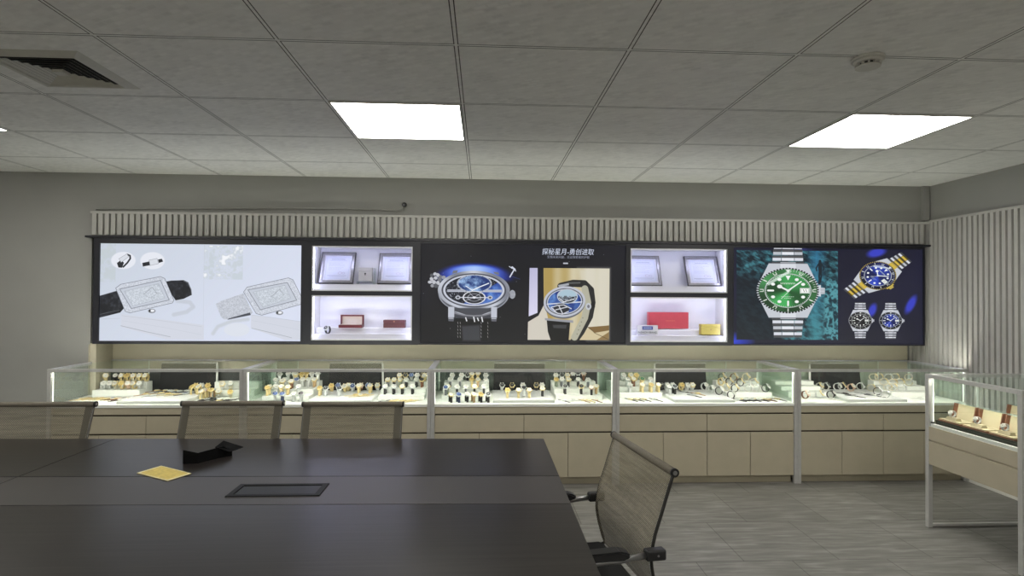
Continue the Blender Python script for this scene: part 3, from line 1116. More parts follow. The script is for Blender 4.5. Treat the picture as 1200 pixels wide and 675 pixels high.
off2 = (cx2, yo2, cz2)
lettering('探秘星月-勇创进取', 665.5, 295.6, .062, (214, 222, 240), t2, off2, YP + .010, shear=.12, name='heading_lettering', wide=.475)
lettering('无惧未来问题，见证探索者的护航', 666, 301.6, .026, (150, 154, 170), t2, off2, YP + .010, name='small_lettering', wide=.39)
b = MB()
p = on_y(662.8, 308.6, YP + .010)
b.box(p.x - .022 - cx2, p.x + .022 - cx2, YP + .009 - yo2, YP + .011 - yo2, p.z - .006 - cz2, p.z + .006 - cz2)
b.build('button_mark', emit_mat('print_200_204_214', (200, 204, 214), .9), t2)

# ------------------------------------------------------ lit display niches
m_ninside = mat('niche_white', (232, 232, 240), 0.5, var=.01, scale=3)
m_nled = emit_mat('niche_led', (216, 220, 255), NLED)
m_nrim = mat('niche_rim', (206, 206, 208), 0.3, metal=.4, var=.03)


def niche(u0, u1, openings, label):
    x0, x1 = on_y(u0, 340, YP).x, on_y(u1, 340, YP).x
    z0, z1 = 1.126, 2.056
    cx = (x0 + x1) / 2
    t = empty('display_niche', (cx, YN - .005, z0))
    tag(t, label, 'display niche', 'lit niches between the posters')
    yo = YN - .005
    ops = []
    for (a, b_, c, d) in openings:
        p, q = on_y(a, b_, YP), on_y(c, d, YP)
        ops.append((p.x - cx, q.x - cx, q.z - z0, p.z - z0))
    ax, bx = min(o[0] for o in ops), max(o[1] for o in ops)
    ops = [(ax, bx, o[2], o[3]) for o in ops]
    (_, _, ua, ub), (_, _, la, lb) = ops
    f = MB()
    W0, W1, H1 = x0 - cx, x1 - cx, z1 - z0
    yf = YP - yo
    for (p0, p1, r0, r1) in ((W0, ax, 0, H1), (bx, W1, 0, H1), (ax, bx, 0, la), (ax, bx, lb, ua), (ax, bx, ub, H1)):
        f.box(p0, p1, yf, yf + .03, r0, r1)
    f.build('frame', m_dark, t)
    for k, (p0, p1, r0, r1) in enumerate(ops):
        s = MB()
        e = .012
        s.box(p0 - e, p0, yf + .03, 0, r0 - e, r1 + e)
        s.box(p1, p1 + e, yf + .03, 0, r0 - e, r1 + e)
        s.box(p0, p1, yf + .03, 0, r0 - e, r0)
        s.box(p0, p1, yf + .03, 0, r1, r1 + e)
        s.box(p0, p1, -.012, 0, r0, r1)
        s.build('lining', m_ninside, t)
        r = MB()
        e = .010
        for (a, b_, c, d) in ((p0, p1, r0, r0 + e), (p0, p1, r1 - e, r1), (p0, p0 + e, r0 + e, r1 - e), (p1 - e, p1, r0 + e, r1 - e)):
            r.box(a, b_, yf - .004, yf + .012, c, d)
        r.build('rim', m_nrim, t)
        l = MB()
        for (a, b_, c, d) in ((p0 + .012, p1 - .012, r1 - .007, r1 - .002), (p0 + .002, p0 + .006, r0 + .02, r1 - .02), (p1 - .006, p1 - .002, r0 + .02, r1 - .02)):
            l.box(a, b_, yf + .034, yf + .044, c, d)
        l.build('light_strip', m_nled, t)
        if k == 0:
            box('ledge', p0, p1, yf + .075, -.012, r0, r0 + .062, m_ninside, t)
        else:
            g = MB()
            g.box(p0, p1, yf + .07, yf + .15, r0, r0 + .052)
            g.box(p0, p1, yf + .15, -.012, r0, r0 + .105)
            g.build('stepped_ledge', m_ninside, t)
    return dict(x0=ax + cx, x1=bx + cx, u0=ua + z0, l0=la + z0)


nL = niche(363, 490, [(366, 288, 482.5, 341.5), (366, 346, 482.5, 399)], 'lit white two-shelf niche between the white poster and black poster')
nR = niche(735.5, 858, [(739, 291, 852, 343.5), (739, 348, 852, 401)], 'lit white two-shelf niche between the black poster and blue poster')
UPZ = nL['u0'] + .062         # top of the upper ledge
L1Z = nL['l0'] + .052
L2Z = nL['l0'] + .105

# certificates
m_silver = mat('frame_silver', (150, 148, 152), 0.3, metal=.7, var=.08, scale=60)


def certificate(x, w, h, z, label, seed, dx=0.0):
    """framed paper leaning back on the ledge"""
    rr = random.Random(seed)
    cv = Canvas(0, 0, 100, 125, 4, (206, 210, 232))
    cv.line([(4, 4), (96, 4), (96, 121), (4, 121)], .8, (170, 176, 206), close=True)
    for k in range(15):
        cv.line([(24 + k * 3.6, 14), (26 + k * 3.6, 18)], 1.4, (116, 122, 156))
    cv.line([(18, 24), (84, 24)], 1.0, (140, 146, 178))
    for y in (36, 42, 48, 54, 62, 68, 74):
        x_ = 14
        while x_ < 72 + rr.uniform(-20, 14):
            l_ = rr.uniform(2, 9)
            cv.line([(x_, y), (x_ + l_, y)], 1.1, (150, 156, 190))
            x_ += l_ + 2
    cv.ell(62, 92, 7, 7, (176, 160, 190), ring=1.2)
    cv.ell(76, 93, 5, 5, (170, 164, 196), ring=1.2)
    cv.line([(12, 106), (88, 106)], 1.6, (120, 126, 160))
    cv.line([(20, 112), (80, 112)], 1.0, (150, 156, 186))
    m, nt, N, L, p_ = new_mat('certificate_paper_%d' % seed)
    tx = N.new('ShaderNodeTexImage')
    tx.image = cv.image('certificate_%d' % seed)
    L.new(tx.outputs['Color'], p_.inputs['Base Color'])
    p_.inputs['Roughness'].default_value = .35
    t = empty('framed_certificate', (x, 5.30, z))
    t.rotation_euler = (-.40, 0, 0)
    tag(t, label, 'certificate', 'framed certificates in the niches')
    f = MB()
    e = .024
    for (a, b_, c, d) in ((-w / 2, w / 2, 0, e), (-w / 2, w / 2, h - e, h), (-w / 2, -w / 2 + e, e, h - e), (w / 2 - e, w / 2, e, h - e)):
        f.box(a, b_, -.006, .012, c, d, bev=.003)
    f.build('frame', m_silver, t)
    f = MB()
    for (a, b_, c, d) in ((-w / 2 - .006, w / 2 + .006, -.006, 0), (-w / 2 - .006, w / 2 + .006, h, h + .006), (-w / 2 - .006, -w / 2, 0, h), (w / 2, w / 2 + .006, 0, h)):
        f.box(a, b_, -.002, .014, c, d)
    f.build('outer_edge', mat('frame_dark_edge', (60, 56, 62), .4), t)
    box('mat_board', -w / 2 + e, w / 2 - e, .004, .012, e, h - e, mat('mat_board', (206, 206, 222), .6), t)
    picture_quad('certificate_paper', -w / 2 + e + .014, w / 2 - e - .014, e + .014, h - e - .012, .002, m, t, .002)
    return t


certificate(-1.345, .30, .305, UPZ + .0125, 'framed certificate at left of the upper shelf in the left niche', 1)
certificate(-.815, .30, .300, UPZ + .0125, 'framed certificate at right of the upper shelf in the left niche', 2)
certificate(1.51, .31, .300, UPZ + .0125, 'framed certificate at left of the upper shelf in the right niche', 3)
certificate(2.075, .31, .300, UPZ + .0125, 'framed certificate at right of the upper shelf in the right niche', 4)

# small grey box on its clear stand
t = empty('gift_box', (-1.083, 5.345, UPZ + .030))
tag(t, 'small pale grey square box between the two certificates of the left niche', 'gift box')
m_pbox = mat('pale_box', (196, 194, 196), .6, var=.03)
MB().box(-.062, .062, -.03, .03, 0, .09, bev=.003).build('box_base', m_pbox, t)
MB().box(-.063, .063, -.031, .031, .0905, .124, bev=.003).build('lid', m_pbox, t)
MB().disc((0, -.0315, .068), (0, 1, 0), .008, .001, 12).disc((0, -.0318, .056), (0, 1, 0), .004, .001, 10).build('emblem', mat('ink_dark', (44, 44, 50), .5), t)
m_acr = glass_mat('clear_acrylic', (.96, .98, .98), 1.2, .10)
t = empty('acrylic_stand', (-1.083, 5.345, UPZ))
tag(t, 'clear acrylic stand under the small grey box', 'stand')
b = MB()
b.box(-.075, .075, -.045, .045, 0, .004).box(-.075, .075, -.045, .045, .024, .028)
b.box(-.075, -.071, -.045, .045, .004, .024).box(.071, .075, -.045, .045, .004, .024)
b.build('tray', m_acr, t)
b = MB()
b.box(.080, .084, -.04, .04, 0, .150).box(.075, .084, -.045, .045, 0, .004)
b.build('side_panel', m_acr, t)

# lower shelf, left niche
m_wine = mat('wine_leather', (96, 40, 48), .4, var=.08)
m_cream = mat('cream_lining', (226, 214, 206), .6, var=.03)
t = empty('watch_box', (-1.212, 5.35, L2Z))
tag(t, 'open dark red watch box with pale lining in the left niche', 'watch box')
MB().box(-.105, .105, -.05, .03, 0, .026, bev=.003).build('box_base', m_wine, t)
MB().box(-.085, .085, -.04, .02, .0262, .033, bev=.002).build('cushion', m_cream, t)
b = MB()
b.box(-.105, -.092, .03, .058, .005, .115).box(.092, .105, .03, .058, .005, .115).box(-.092, .092, .03, .058, .102, .115).box(-.092, .092, .052, .058, .005, .102)
l = b.build('lid', m_wine, t)
box('lid_lining', -.092, .092, .046, .0518, .006, .102, m_cream, l)
t = empty('jewellery_box', (-.818, 5.36, L2Z))
tag(t, 'closed dark brown box at right of the lower shelf in the left niche', 'box')
m_brn = mat('brown_leather', (88, 50, 54), .45, var=.06)
MB().box(-.098, .098, -.04, .035, 0, .045, bev=.003).build('box_base', m_brn, t)
MB().box(-.099, .099, -.041, .036, .0455, .072, bev=.004).build('lid', m_brn, t)
MB().disc((0, -.0412, .058), (0, 1, 0), .008, .0008, 12).build('emblem', mat('emblem_gold', (150, 110, 90), .4), t)

# right niche, lower shelf
t = empty('red_box', (1.752, 5.385, L2Z))
tag(t, 'long bright red box on the lower shelf of the right niche', 'box')
m_red = mat('red_paper', (168, 58, 72), .5, var=.04)
MB().box(-.188, .188, -.035, .035, 0, .155, bev=.003).build('box_base', m_red, t)
MB().box(-.1895, -.1885, -.036, .036, .001, .154).build('side_panel', mat('red_paper_side', (186, 80, 88), .5), t)
b = MB()
for k in range(7):
    b.box(-.03 + k * .013, -.022 + k * .013, -.0362, -.0352, .072, .077)
b.build('stamped_line', mat('gold_stamp', (190, 110, 80), .4), t)
t = empty('gold_box', (2.128, 5.315, L1Z))
tag(t, 'small yellow gold box at right of the lower shelf in the right niche', 'box')
m_gold_p = mat('gold_card', (176, 162, 84), .45, var=.05)
MB().box(-.092, .092, -.03, .026, 0, .072, bev=.002).build('box_base', m_gold_p, t)
MB().box(-.0935, .0935, -.0315, .0275, .0725, .1, bev=.003).build('lid', m_gold_p, t)
MB().disc((0, -.032, .05), (0, 1, 0), .006, .001, 10).build('emblem', mat('emblem_gold', (150, 110, 90)), t)

t = empty('shop_sign', (1.528, 5.285, L1Z))
tag(t, 'small pale FASHION BRAND sign with a navy badge in the right niche', 'sign')
m_sign = mat('sign_card', (182, 182, 190), .5, var=.02)
MB().box(-.098, .098, 0, .014, 0, .088, bev=.002).build('plate', m_sign, t)
MB().box(-.05, .05, -.002, 0, .046, .078, bev=.0005).build('badge', mat('navy_badge', (38, 52, 122), .4), t)
oz = (t.location.x, t.location.y, t.location.z)
p = on_y(755, 0, 5.285)


def local_text(txt, size, wide, z, y, rgb, parent, name):
    cu = bpy.data.curves.new(name, 'FONT')
    cu.body = txt
    cu.align_x = 'CENTER'
    cu.align_y = 'CENTER'
    cu.size = size
    cu.extrude = .0004
    cu.offset = size * .012
    o = bpy.data.objects.new(name, cu)
    COL.objects.link(o)
    bpy.context.view_layer.update()
    me = bpy.data.meshes.new_from_object(o.evaluated_get(bpy.context.evaluated_depsgraph_get()))
    bpy.data.objects.remove(o)
    me.name = name
    xs = [q.co.x for q in me.vertices]
    s = wide / (max(xs) - min(xs))
    for q in me.vertices:
        a, b_, c = q.co
        q.co = (a * s, y - c, z + b_)
    me.materials.clear()
    me.materials.append(mat('ink_%d_%d_%d' % rgb, rgb, .6))
    return link(name, me, parent)


local_text('FASHION BRAND', .026, .178, .020, -.0006, (36, 36, 44), t, 'lettering')
b = MB()
for k in range(5):
    b.box(-.036 + k * .0155, -.026 + k * .0155, -.0026, -.0021, .056, .068)
b.build('badge_letters', mat('badge_letter', (150, 160, 200), .5), t)
# =========================================================== DISPLAY CASES
m_beige = mat('beige_laminate', (178, 170, 149), 0.5, spec=.3, var=.03, scale=9)
m_groove = mat('dark_groove', (64, 58, 46), 0.7, var=.05)
m_post = mat('satin_metal', (200, 200, 198), 0.35, metal=.4, var=.04, scale=25)
m_deck = mat('white_deck', (232, 234, 228), 0.5, var=.015)
m_riser = mat('riser_white', (212, 213, 212), 0.5, var=.02)
m_backdk = mat('dark_back_panel', (62, 65, 65), 0.35, var=.05)
m_glass = glass_mat('case_glass', (.972, .988, .978), 1.0, 0)
m_gside = glass_mat('case_side_glass', (.95, .985, .958), 1.6, .03)
m_rail_sheen = mat('rail_painted_sheen', (226, 227, 236), .3, metal=.3, var=.03)  # pale bluish tone painted in for the posters' reflection on the rails
m_backlt = mat('pale_back_panel', (168, 172, 160), .4, var=.03)
m_gedge = mat('glass_edge', (226, 238, 228), .3, var=.03)
m_led = emit_mat('case_led', (255, 252, 238), CLED)
m_led2 = emit_mat('corner_led', (255, 252, 240), 2.2)

YF = 4.75                    # front of the case posts
YB = 5.45                    # back of the cases
ZT = .965                    # top of the cases
ZD = .676                    # deck
PX = [-3.462, -1.935, -.426, 1.110, 2.665, XR - .034]
ORD = ['first', 'second', 'third', 'fourth', 'fifth', 'sixth', 'seventh', 'eighth', 'ninth', 'tenth', 'eleventh', 'twelfth', 'thirteenth',
       'fourteenth', 'fifteenth', 'sixteenth', 'seventeenth', 'eighteenth', 'nineteenth', 'twentieth', 'twenty-first', 'twenty-second', 'twenty-third', 'twenty-fourth', 'twenty-fifth', 'twenty-sixth']
ORD += ['twenty-' + o for o in ORD[6:9]] + ['thirtieth'] + ['thirty-' + o for o in ORD[:9]] + ['fortieth']
CASE_AT = ['leftmost display case', 'second display case from left', 'middle display case', 'fourth display case from left', 'fifth display case beside the right wall']


def display_case(k):
    x0, x1 = PX[k] + .0008, PX[k + 1] - .0008
    cx = (x0 + x1) / 2
    t = empty('display_case', (cx, (YF + YB) / 2, 0))
    tag(t, ['glass-topped beige display case at the left end of the row', 'glass-topped beige display case second from left, behind two office chairs',
            'glass-topped beige display case in the middle of the row', 'glass-topped beige display case fourth from left, behind the right chair',
            'glass-topped beige display case at the right end against the slats'][k], 'display case', 'row of glass display cases')
    ox, oy = cx, (YF + YB) / 2
    a, b_ = x0 - ox, x1 - ox
    yf, yb = YF - oy, YB - oy
    pw = .029
    # wooden base
    fx0, fx1 = a + pw + .001, b_ - pw - .001
    yc = yf + .012                     # face of the fronts
    box('carcass', fx0, fx1, yc + .019, yb, .066, ZD - .022, m_beige, t)
    box('plinth', fx0, fx1, yc + .045, yb, 0, .065, m_beige, t)
    box('shadow_gap', fx0 + .002, fx1 - .002, yc + .0165, yc + .0188, .07, ZD - .03, m_groove, t)
    box('apron', fx0, fx1, yc, yc + .018, .597, ZD - .022, m_beige, t, .0015)
    n = 2
    w = (fx1 - fx0) / n
    for i in range(n):
        box('drawer', fx0 + i * w + (.002 if i else 0), fx0 + (i + 1) * w - (.002 if i < n - 1 else 0), yc, yc + .016, .446, .583, m_beige, t, .0015)
    n = 4
    w = (fx1 - fx0) / n
    for i in range(n):
        box('door', fx0 + i * w + (.002 if i else 0), fx0 + (i + 1) * w - (.002 if i < n - 1 else 0), yc, yc + .016, .068, .432, m_beige, t, .0015)
    # posts and rails
    for (p0, p1, q0, q1, z0) in ((a, a + pw, yf, yf + .03, 0), (b_ - pw, b_, yf, yf + .03, 0), (a, a + .022, yb - .022, yb, ZD), (b_ - .022, b_, yb - .022, yb, ZD)):
        box('post', p0, p1, q0, q1, z0, ZT - .024, m_post if z0 == 0 else m_gedge, t, .002)
    f = MB()
    f.box(a, b_, yf, yf + .024, ZT - .024, ZT, bev=.002)
    f.build('front_rail', m_post, t)
    f = MB()
    f.box(a, a + .026, yf + .024, yb - .012, ZT - .024, ZT, bev=.002)
    f.box(b_ - .026, b_, yf + .024, yb - .012, ZT - .024, ZT, bev=.002)
    f.box(a + .026, b_ - .026, yb - .012, yb, ZT - .012, ZT)
    f.build('top_rail', m_rail_sheen, t)
    box('deck', a + .003, b_ - .003, yf + .006, yb, ZD - .022, ZD, m_deck, t, .001)
    box('back_panel', a + .022, b_ - .022, yb - .010, yb - .002, ZD, ZD + .185, m_backdk if k < 3 else m_backlt, t)
    box('glass_front', a + pw, b_ - pw, yf + .016, yf + .021, ZD, ZT - .024, m_glass, t)
    box('glass_top', a + .026, b_ - .026, yf + .024, yb - .012, ZT - .008, ZT - .002, m_glass, t)
    for (p0, p1) in ((a + .008, a + .013), (b_ - .013, b_ - .008)):
        box('glass_side', p0, p1, yf + .03, yb - .022, ZD, ZT - .024, m_gside, t)
    g = MB()
    xm = a + (.215 if k == 1 else .40 if k == 0 else (b_ - a) - .33)
    g.box(a + .022, xm, yb - .020, yb - .016, ZD, ZT - .012)
    g.build('glass_back', m_gside, t)
    box('pane_edge', xm, xm + .006, yb - .022, yb - .014, ZD, ZT - .012, m_gedge, t)
    # LED strips under the front rail and up the inside of the front posts
    l = MB()
    l.box(a + .04, b_ - .04, yf + .026, yf + .034, ZT - .022, ZT - .016)
    l.build('light_strip', m_led, t)
    for (p0, p1) in ((a + .0295, a + .0325), (b_ - .0325, b_ - .0295)):
        box('corner_light_strip', p0, p1, yf + .024, yf + .030, ZD + .005, ZT - .03, m_led2, t)
    return t


for k in range(5):
    display_case(k)

# risers and dark backdrop boards in the cases
RIS = [(-2.955, -2.425), (-1.44, -.92), (.085, .602), (1.622, 2.145), (3.14, 3.665)]
STEPS = {}
m_board = mat('charcoal_board', (19, 19, 22), .5, spec=.25, var=.06)
m_bframe = mat('board_frame', (226, 228, 224), .3, metal=.2)
TIERS = [(4.955, 5.08, .036), (5.08, 5.25, .072), (5.25, 5.36, .111)]
TIERS_MID = [(5.04, 5.16, .044), (5.16, 5.27, .078), (5.27, 5.36, .111)]
TIERS_LOW = [(5.17, 5.27, .052), (5.27, 5.36, .108)]
RISZ = .024
for k in range(5):
    r0, r1 = RIS[k]
    t = empty('display_riser', ((r0 + r1) / 2, 4.80, ZD))
    tag(t, 'low white plinth in the centre of the ' + CASE_AT[k], 'display riser', 'low plinths in the display cases')
    box('plinth_body', -(r1 - r0) / 2, (r1 - r0) / 2, 0, .53, 0, RISZ - .003, m_deck, t, .001)
    box('plinth_top', -(r1 - r0) / 2 + .004, (r1 - r0) / 2 - .004, .004, .526, RISZ - .003, RISZ, m_riser, t)
    for s, (a, b_) in enumerate(((PX[k] + .075, r0 - .03), (r1 + .03, PX[k + 1] - .075))):
        if b_ - a < .12:
            continue
        if k == 4 and s == 1:
            b_ = XR - .10
        tiers = TIERS_LOW if k == 0 else TIERS if k < 3 else TIERS_MID
        t = empty('display_step', ((a + b_) / 2, tiers[0][0], ZD))
        tag(t, 'white stepped stand at the back %s of the %s' % (('left', 'right')[s], CASE_AT[k]), 'display stand', 'stepped stands in the display cases')
        h = (b_ - a) / 2
        for (y0, y1, hh) in tiers:
            box('step', -h, h, y0 - tiers[0][0], y1 - tiers[0][0], 0, hh, m_deck, t, .001)
        STEPS[(k, s)] = (a, b_, tiers)
    # backdrop board
    w = (r1 - r0) / 2
    t = empty('display_board', ((r0 + r1) / 2, 5.385, ZD))
    tag(t, 'dark backdrop board standing at the back of the ' + CASE_AT[k], 'display board', 'dark backdrop boards in the display cases')
    b = MB()
    b.prism([(-w + .012, 0, 0), (w - .012, 0, 0), (w - .022, .026, .258), (-w + .022, .026, .258)], (0, .010, 0))
    b.build('panel', m_board, t)
    b = MB()
    b.box(-w + .02, w - .012, .024, .036, .2585, .266)
    if k in (0, 1):
        b.prism([(w - .012, 0, 0), (w + .004, 0, 0), (w - .006, .026, .2585), (w - .022, .026, .2585)], (0, .010, 0))
    if k in (3, 4):
        b.prism([(-w + .012, 0, 0), (-w - .004, 0, 0), (-w + .006, .026, .2585), (-w + .022, .026, .2585)], (0, .010, 0))
    b.build('frame', m_bframe, t)
    if k == 3:
        box('painted_highlight', -w + .02, w - .02, .0185, .0205, .206, .216, m_bframe, t)  # pale bar drawn in for the highlight across the glossy board

# ================================================================ WATCHES
GOLD, SILVER, ROSE = (238, 218, 162), (226, 228, 226), (226, 194, 170)
CC = {'gold': mat('watch_gold', GOLD, .28, metal=.25, var=.04), 'silver': mat('watch_silver', SILVER, .28, metal=.25, var=.04),
      'rose': mat('watch_rose', ROSE, .3, metal=.25, var=.04), 'black': mat('watch_black', (34, 34, 36), .4, var=.06),
      'brown': mat('strap_brown', (112, 74, 50), .55, var=.08), 'blue': mat('strap_blue', (52, 62, 98), .5, var=.06),
      'grey': mat('strap_grey', (104, 106, 110), .5, var=.06), 'tan': mat('strap_tan', (190, 158, 116), .55, var=.06),
      'white': mat('strap_white', (226, 224, 216), .45, var=.03), 'cream': mat('strap_cream', (230, 224, 200), .4, metal=.15, var=.03),
      'green': mat('strap_green', (120, 130, 112), .5, var=.05)}
DIAL = {'w': mat('dial_white', (208, 206, 197), .35, var=.02), 'k': mat('dial_black', (24, 25, 28), .3, var=.05), 'b': mat('dial_blue', (52, 76, 130), .3, var=.06),
        'g': mat('dial_gold', (222, 192, 120), .3, metal=.4, var=.05), 'n': mat('dial_green', (60, 110, 78), .3, var=.05)}
m_hand = mat('watch_hands', (60, 56, 50), .3)
m_handw = mat('watch_hands_white', (222, 222, 216), .3)
CACHE = {}


def head(center, n, up, r=.0215, key='h'):
    """case mesh and dial mesh of a watch: centre, outward normal, 12 o'clock"""
    n, up = Vector(n).normalized(), Vector(up)
    up = (up - n * up.dot(n)).normalized()
    rt = up.cross(n)
    c = Vector(center)
    a = MB()
    a.disc(c, n, r, .007, 22, r2=r * .94)
    a.disc(c + n * .0036, n, r * .94, .002, 22, r2=r * .84)
    a.disc(c + rt * (r + .002), rt, .0032, .005, 8)
    for s in (-1, 1):
        for q in (-1, 1):
            p = c + up * s * r * .86 + rt * q * r * .52
            a.tube([p - n * .001, p + up * s * .007 - n * .003], .0028, 5)
    d = MB()
    d.disc(c + n * .0047, n, r * .82, .0012, 22, 0)
    o = c + n * .0056
    for i in range(12):
        an = i * PI / 6
        u = up * math.cos(an) + rt * math.sin(an)
        v_ = n.cross(u)
        L_ = r * .14
        p = o + u * r * .62
        d.poly([p - v_ * .0008, p + v_ * .0008, p + v_ * .0008 + u * L_, p - v_ * .0008 + u * L_], 1)
    for an, L_, wd in ((1.05, .58, .0009), (-.9, .4, .0013)):
        u = up * math.cos(an) + rt * math.sin(an)
        v_ = n.cross(u)
        p = o + n * .0004
        d.poly([p - v_ * wd - u * .003, p + v_ * wd - u * .003, p + v_ * wd * .6 + u * r * L_, p - v_ * wd * .6 + u * r * L_], 1)
    return a, d


def watch_meshes(kind, cc, sc, dc):
    key = (kind, cc, sc, dc)
    if key in CACHE:
        return CACHE[key]
    st = MB()
    links = sc in ('gold', 'silver', 'rose', 'cream')
    if kind == 'L':                    # hung over a stand: strap straight down the front and back
        path = [(-.020, .0), (-.0195, .018), (-.018, .036), (-.0150, .050), (-.004, .0625), (.008, .0635), (.016, .055), (.021, .036), (.024, 0)]
        st.ribbon(path, [.018, .018, .0185, .021, .022, .021, .019, .018, .017], .0034)
        a, d = head((0, -.0118, .0605), (0, -.62, .82), (0, .7, .6), .0212)
    elif kind == 'C':                  # standing on its closed bracelet
        path = [(.027 * math.sin(t_), .0305 - .029 * math.cos(t_)) for t_ in (2 * PI * i / 26 for i in range(26))]
        st.ribbon(path, [.0165 + .004 * max(0, math.cos(2 * PI * i / 26 - PI * 1.30)) for i in range(26)], .0042, closed=True)
        a, d = head((0, -.0235, .0480), (0, -.80, .60), (0, .6, .8), .0215)
    elif kind == 'R':                  # slim bangle watch lying on its edge, ring showing
        path = [(.030 * math.sin(t_), .0285 - .0270 * math.cos(t_)) for t_ in (2 * PI * i / 28 for i in range(28))]
        st.ribbon(path, .0115, .0046, closed=True)
        a, d = head((0, -.0240, .0440), (0, -.86, .5), (0, .5, .86), .0150)
    else:                              # 'F' lying flat, strap laid out
        path = [(-.096, .002), (-.076, .0022), (-.045, .0028), (-.020, .0045), (0, .0048), (.020, .0045), (.042, .0028), (.062, .0022), (.078, .002)]
        st.ribbon(path, [.012, .0145, .0165, .019, .020, .019, .0165, .0155, .015], .0030)
        a, d = head((0, .0, .0092), (0, -.02, 1), (0, 1, 0), .0215)
        for k in range(4):
            st.disc((0, -.072 + k * .009, .0038), (0, 0, 1), .0012, .0004, 6)
    if links:                          # little cross bars so a metal band reads as links
        pp = path[:-1] if kind in ('C', 'R') else path
        nseg = 2 if kind in ('C', 'R') else 4
        for i in range(len(pp) - 1):
            for j in range(nseg):
                f_ = j / nseg
                y, z = pp[i][0] * (1 - f_) + pp[i + 1][0] * f_, pp[i][1] * (1 - f_) + pp[i + 1][1] * f_
                dy, dz = pp[i + 1][0] - pp[i][0], pp[i + 1][1] - pp[i][1]
                q = math.hypot(dy, dz) or 1
                ny, nz = (-dz / q, dy / q)
                hw = .0075 if kind != 'R' else .0045
                o = .0022 if kind != 'R' else .0026
                if kind in ('L', 'F'):
                    o = .0016
                st.prism([(-hw, y + ny * o, z + nz * o), (hw, y + ny * o, z + nz * o), (hw, y + ny * o + dy / q * .0018, z + nz * o + dz / q * .0018), (-hw, y + ny * o + dy / q * .0018, z + nz * o + dz / q * .0018)],
                         (0, ny * .0009, nz * .0009))
    hm = m_handw if dc in ('k', 'b', 'n') else m_hand
    r = (st.mesh('strap', [CC[sc]]), a.mesh('watch_case', [CC[cc]]), d.mesh('dial', [DIAL[dc], hm]))
    CACHE[key] = r
    return r


def make_watch(kind, cc, sc, dc, loc, rz, label, group):
    s, a, d = watch_meshes(kind, cc, sc, dc)
    t = empty('wrist_watch', loc, rz)
    tag(t, label, 'watch', group)
    link('bracelet' if sc in ('gold', 'silver', 'rose', 'cream') else 'strap', s, t)
    link('watch_case', a, t)
    link('dial', d, t)
    if kind != 'F':
        t.scale = (1.12, 1.12, 1.12)
    return t


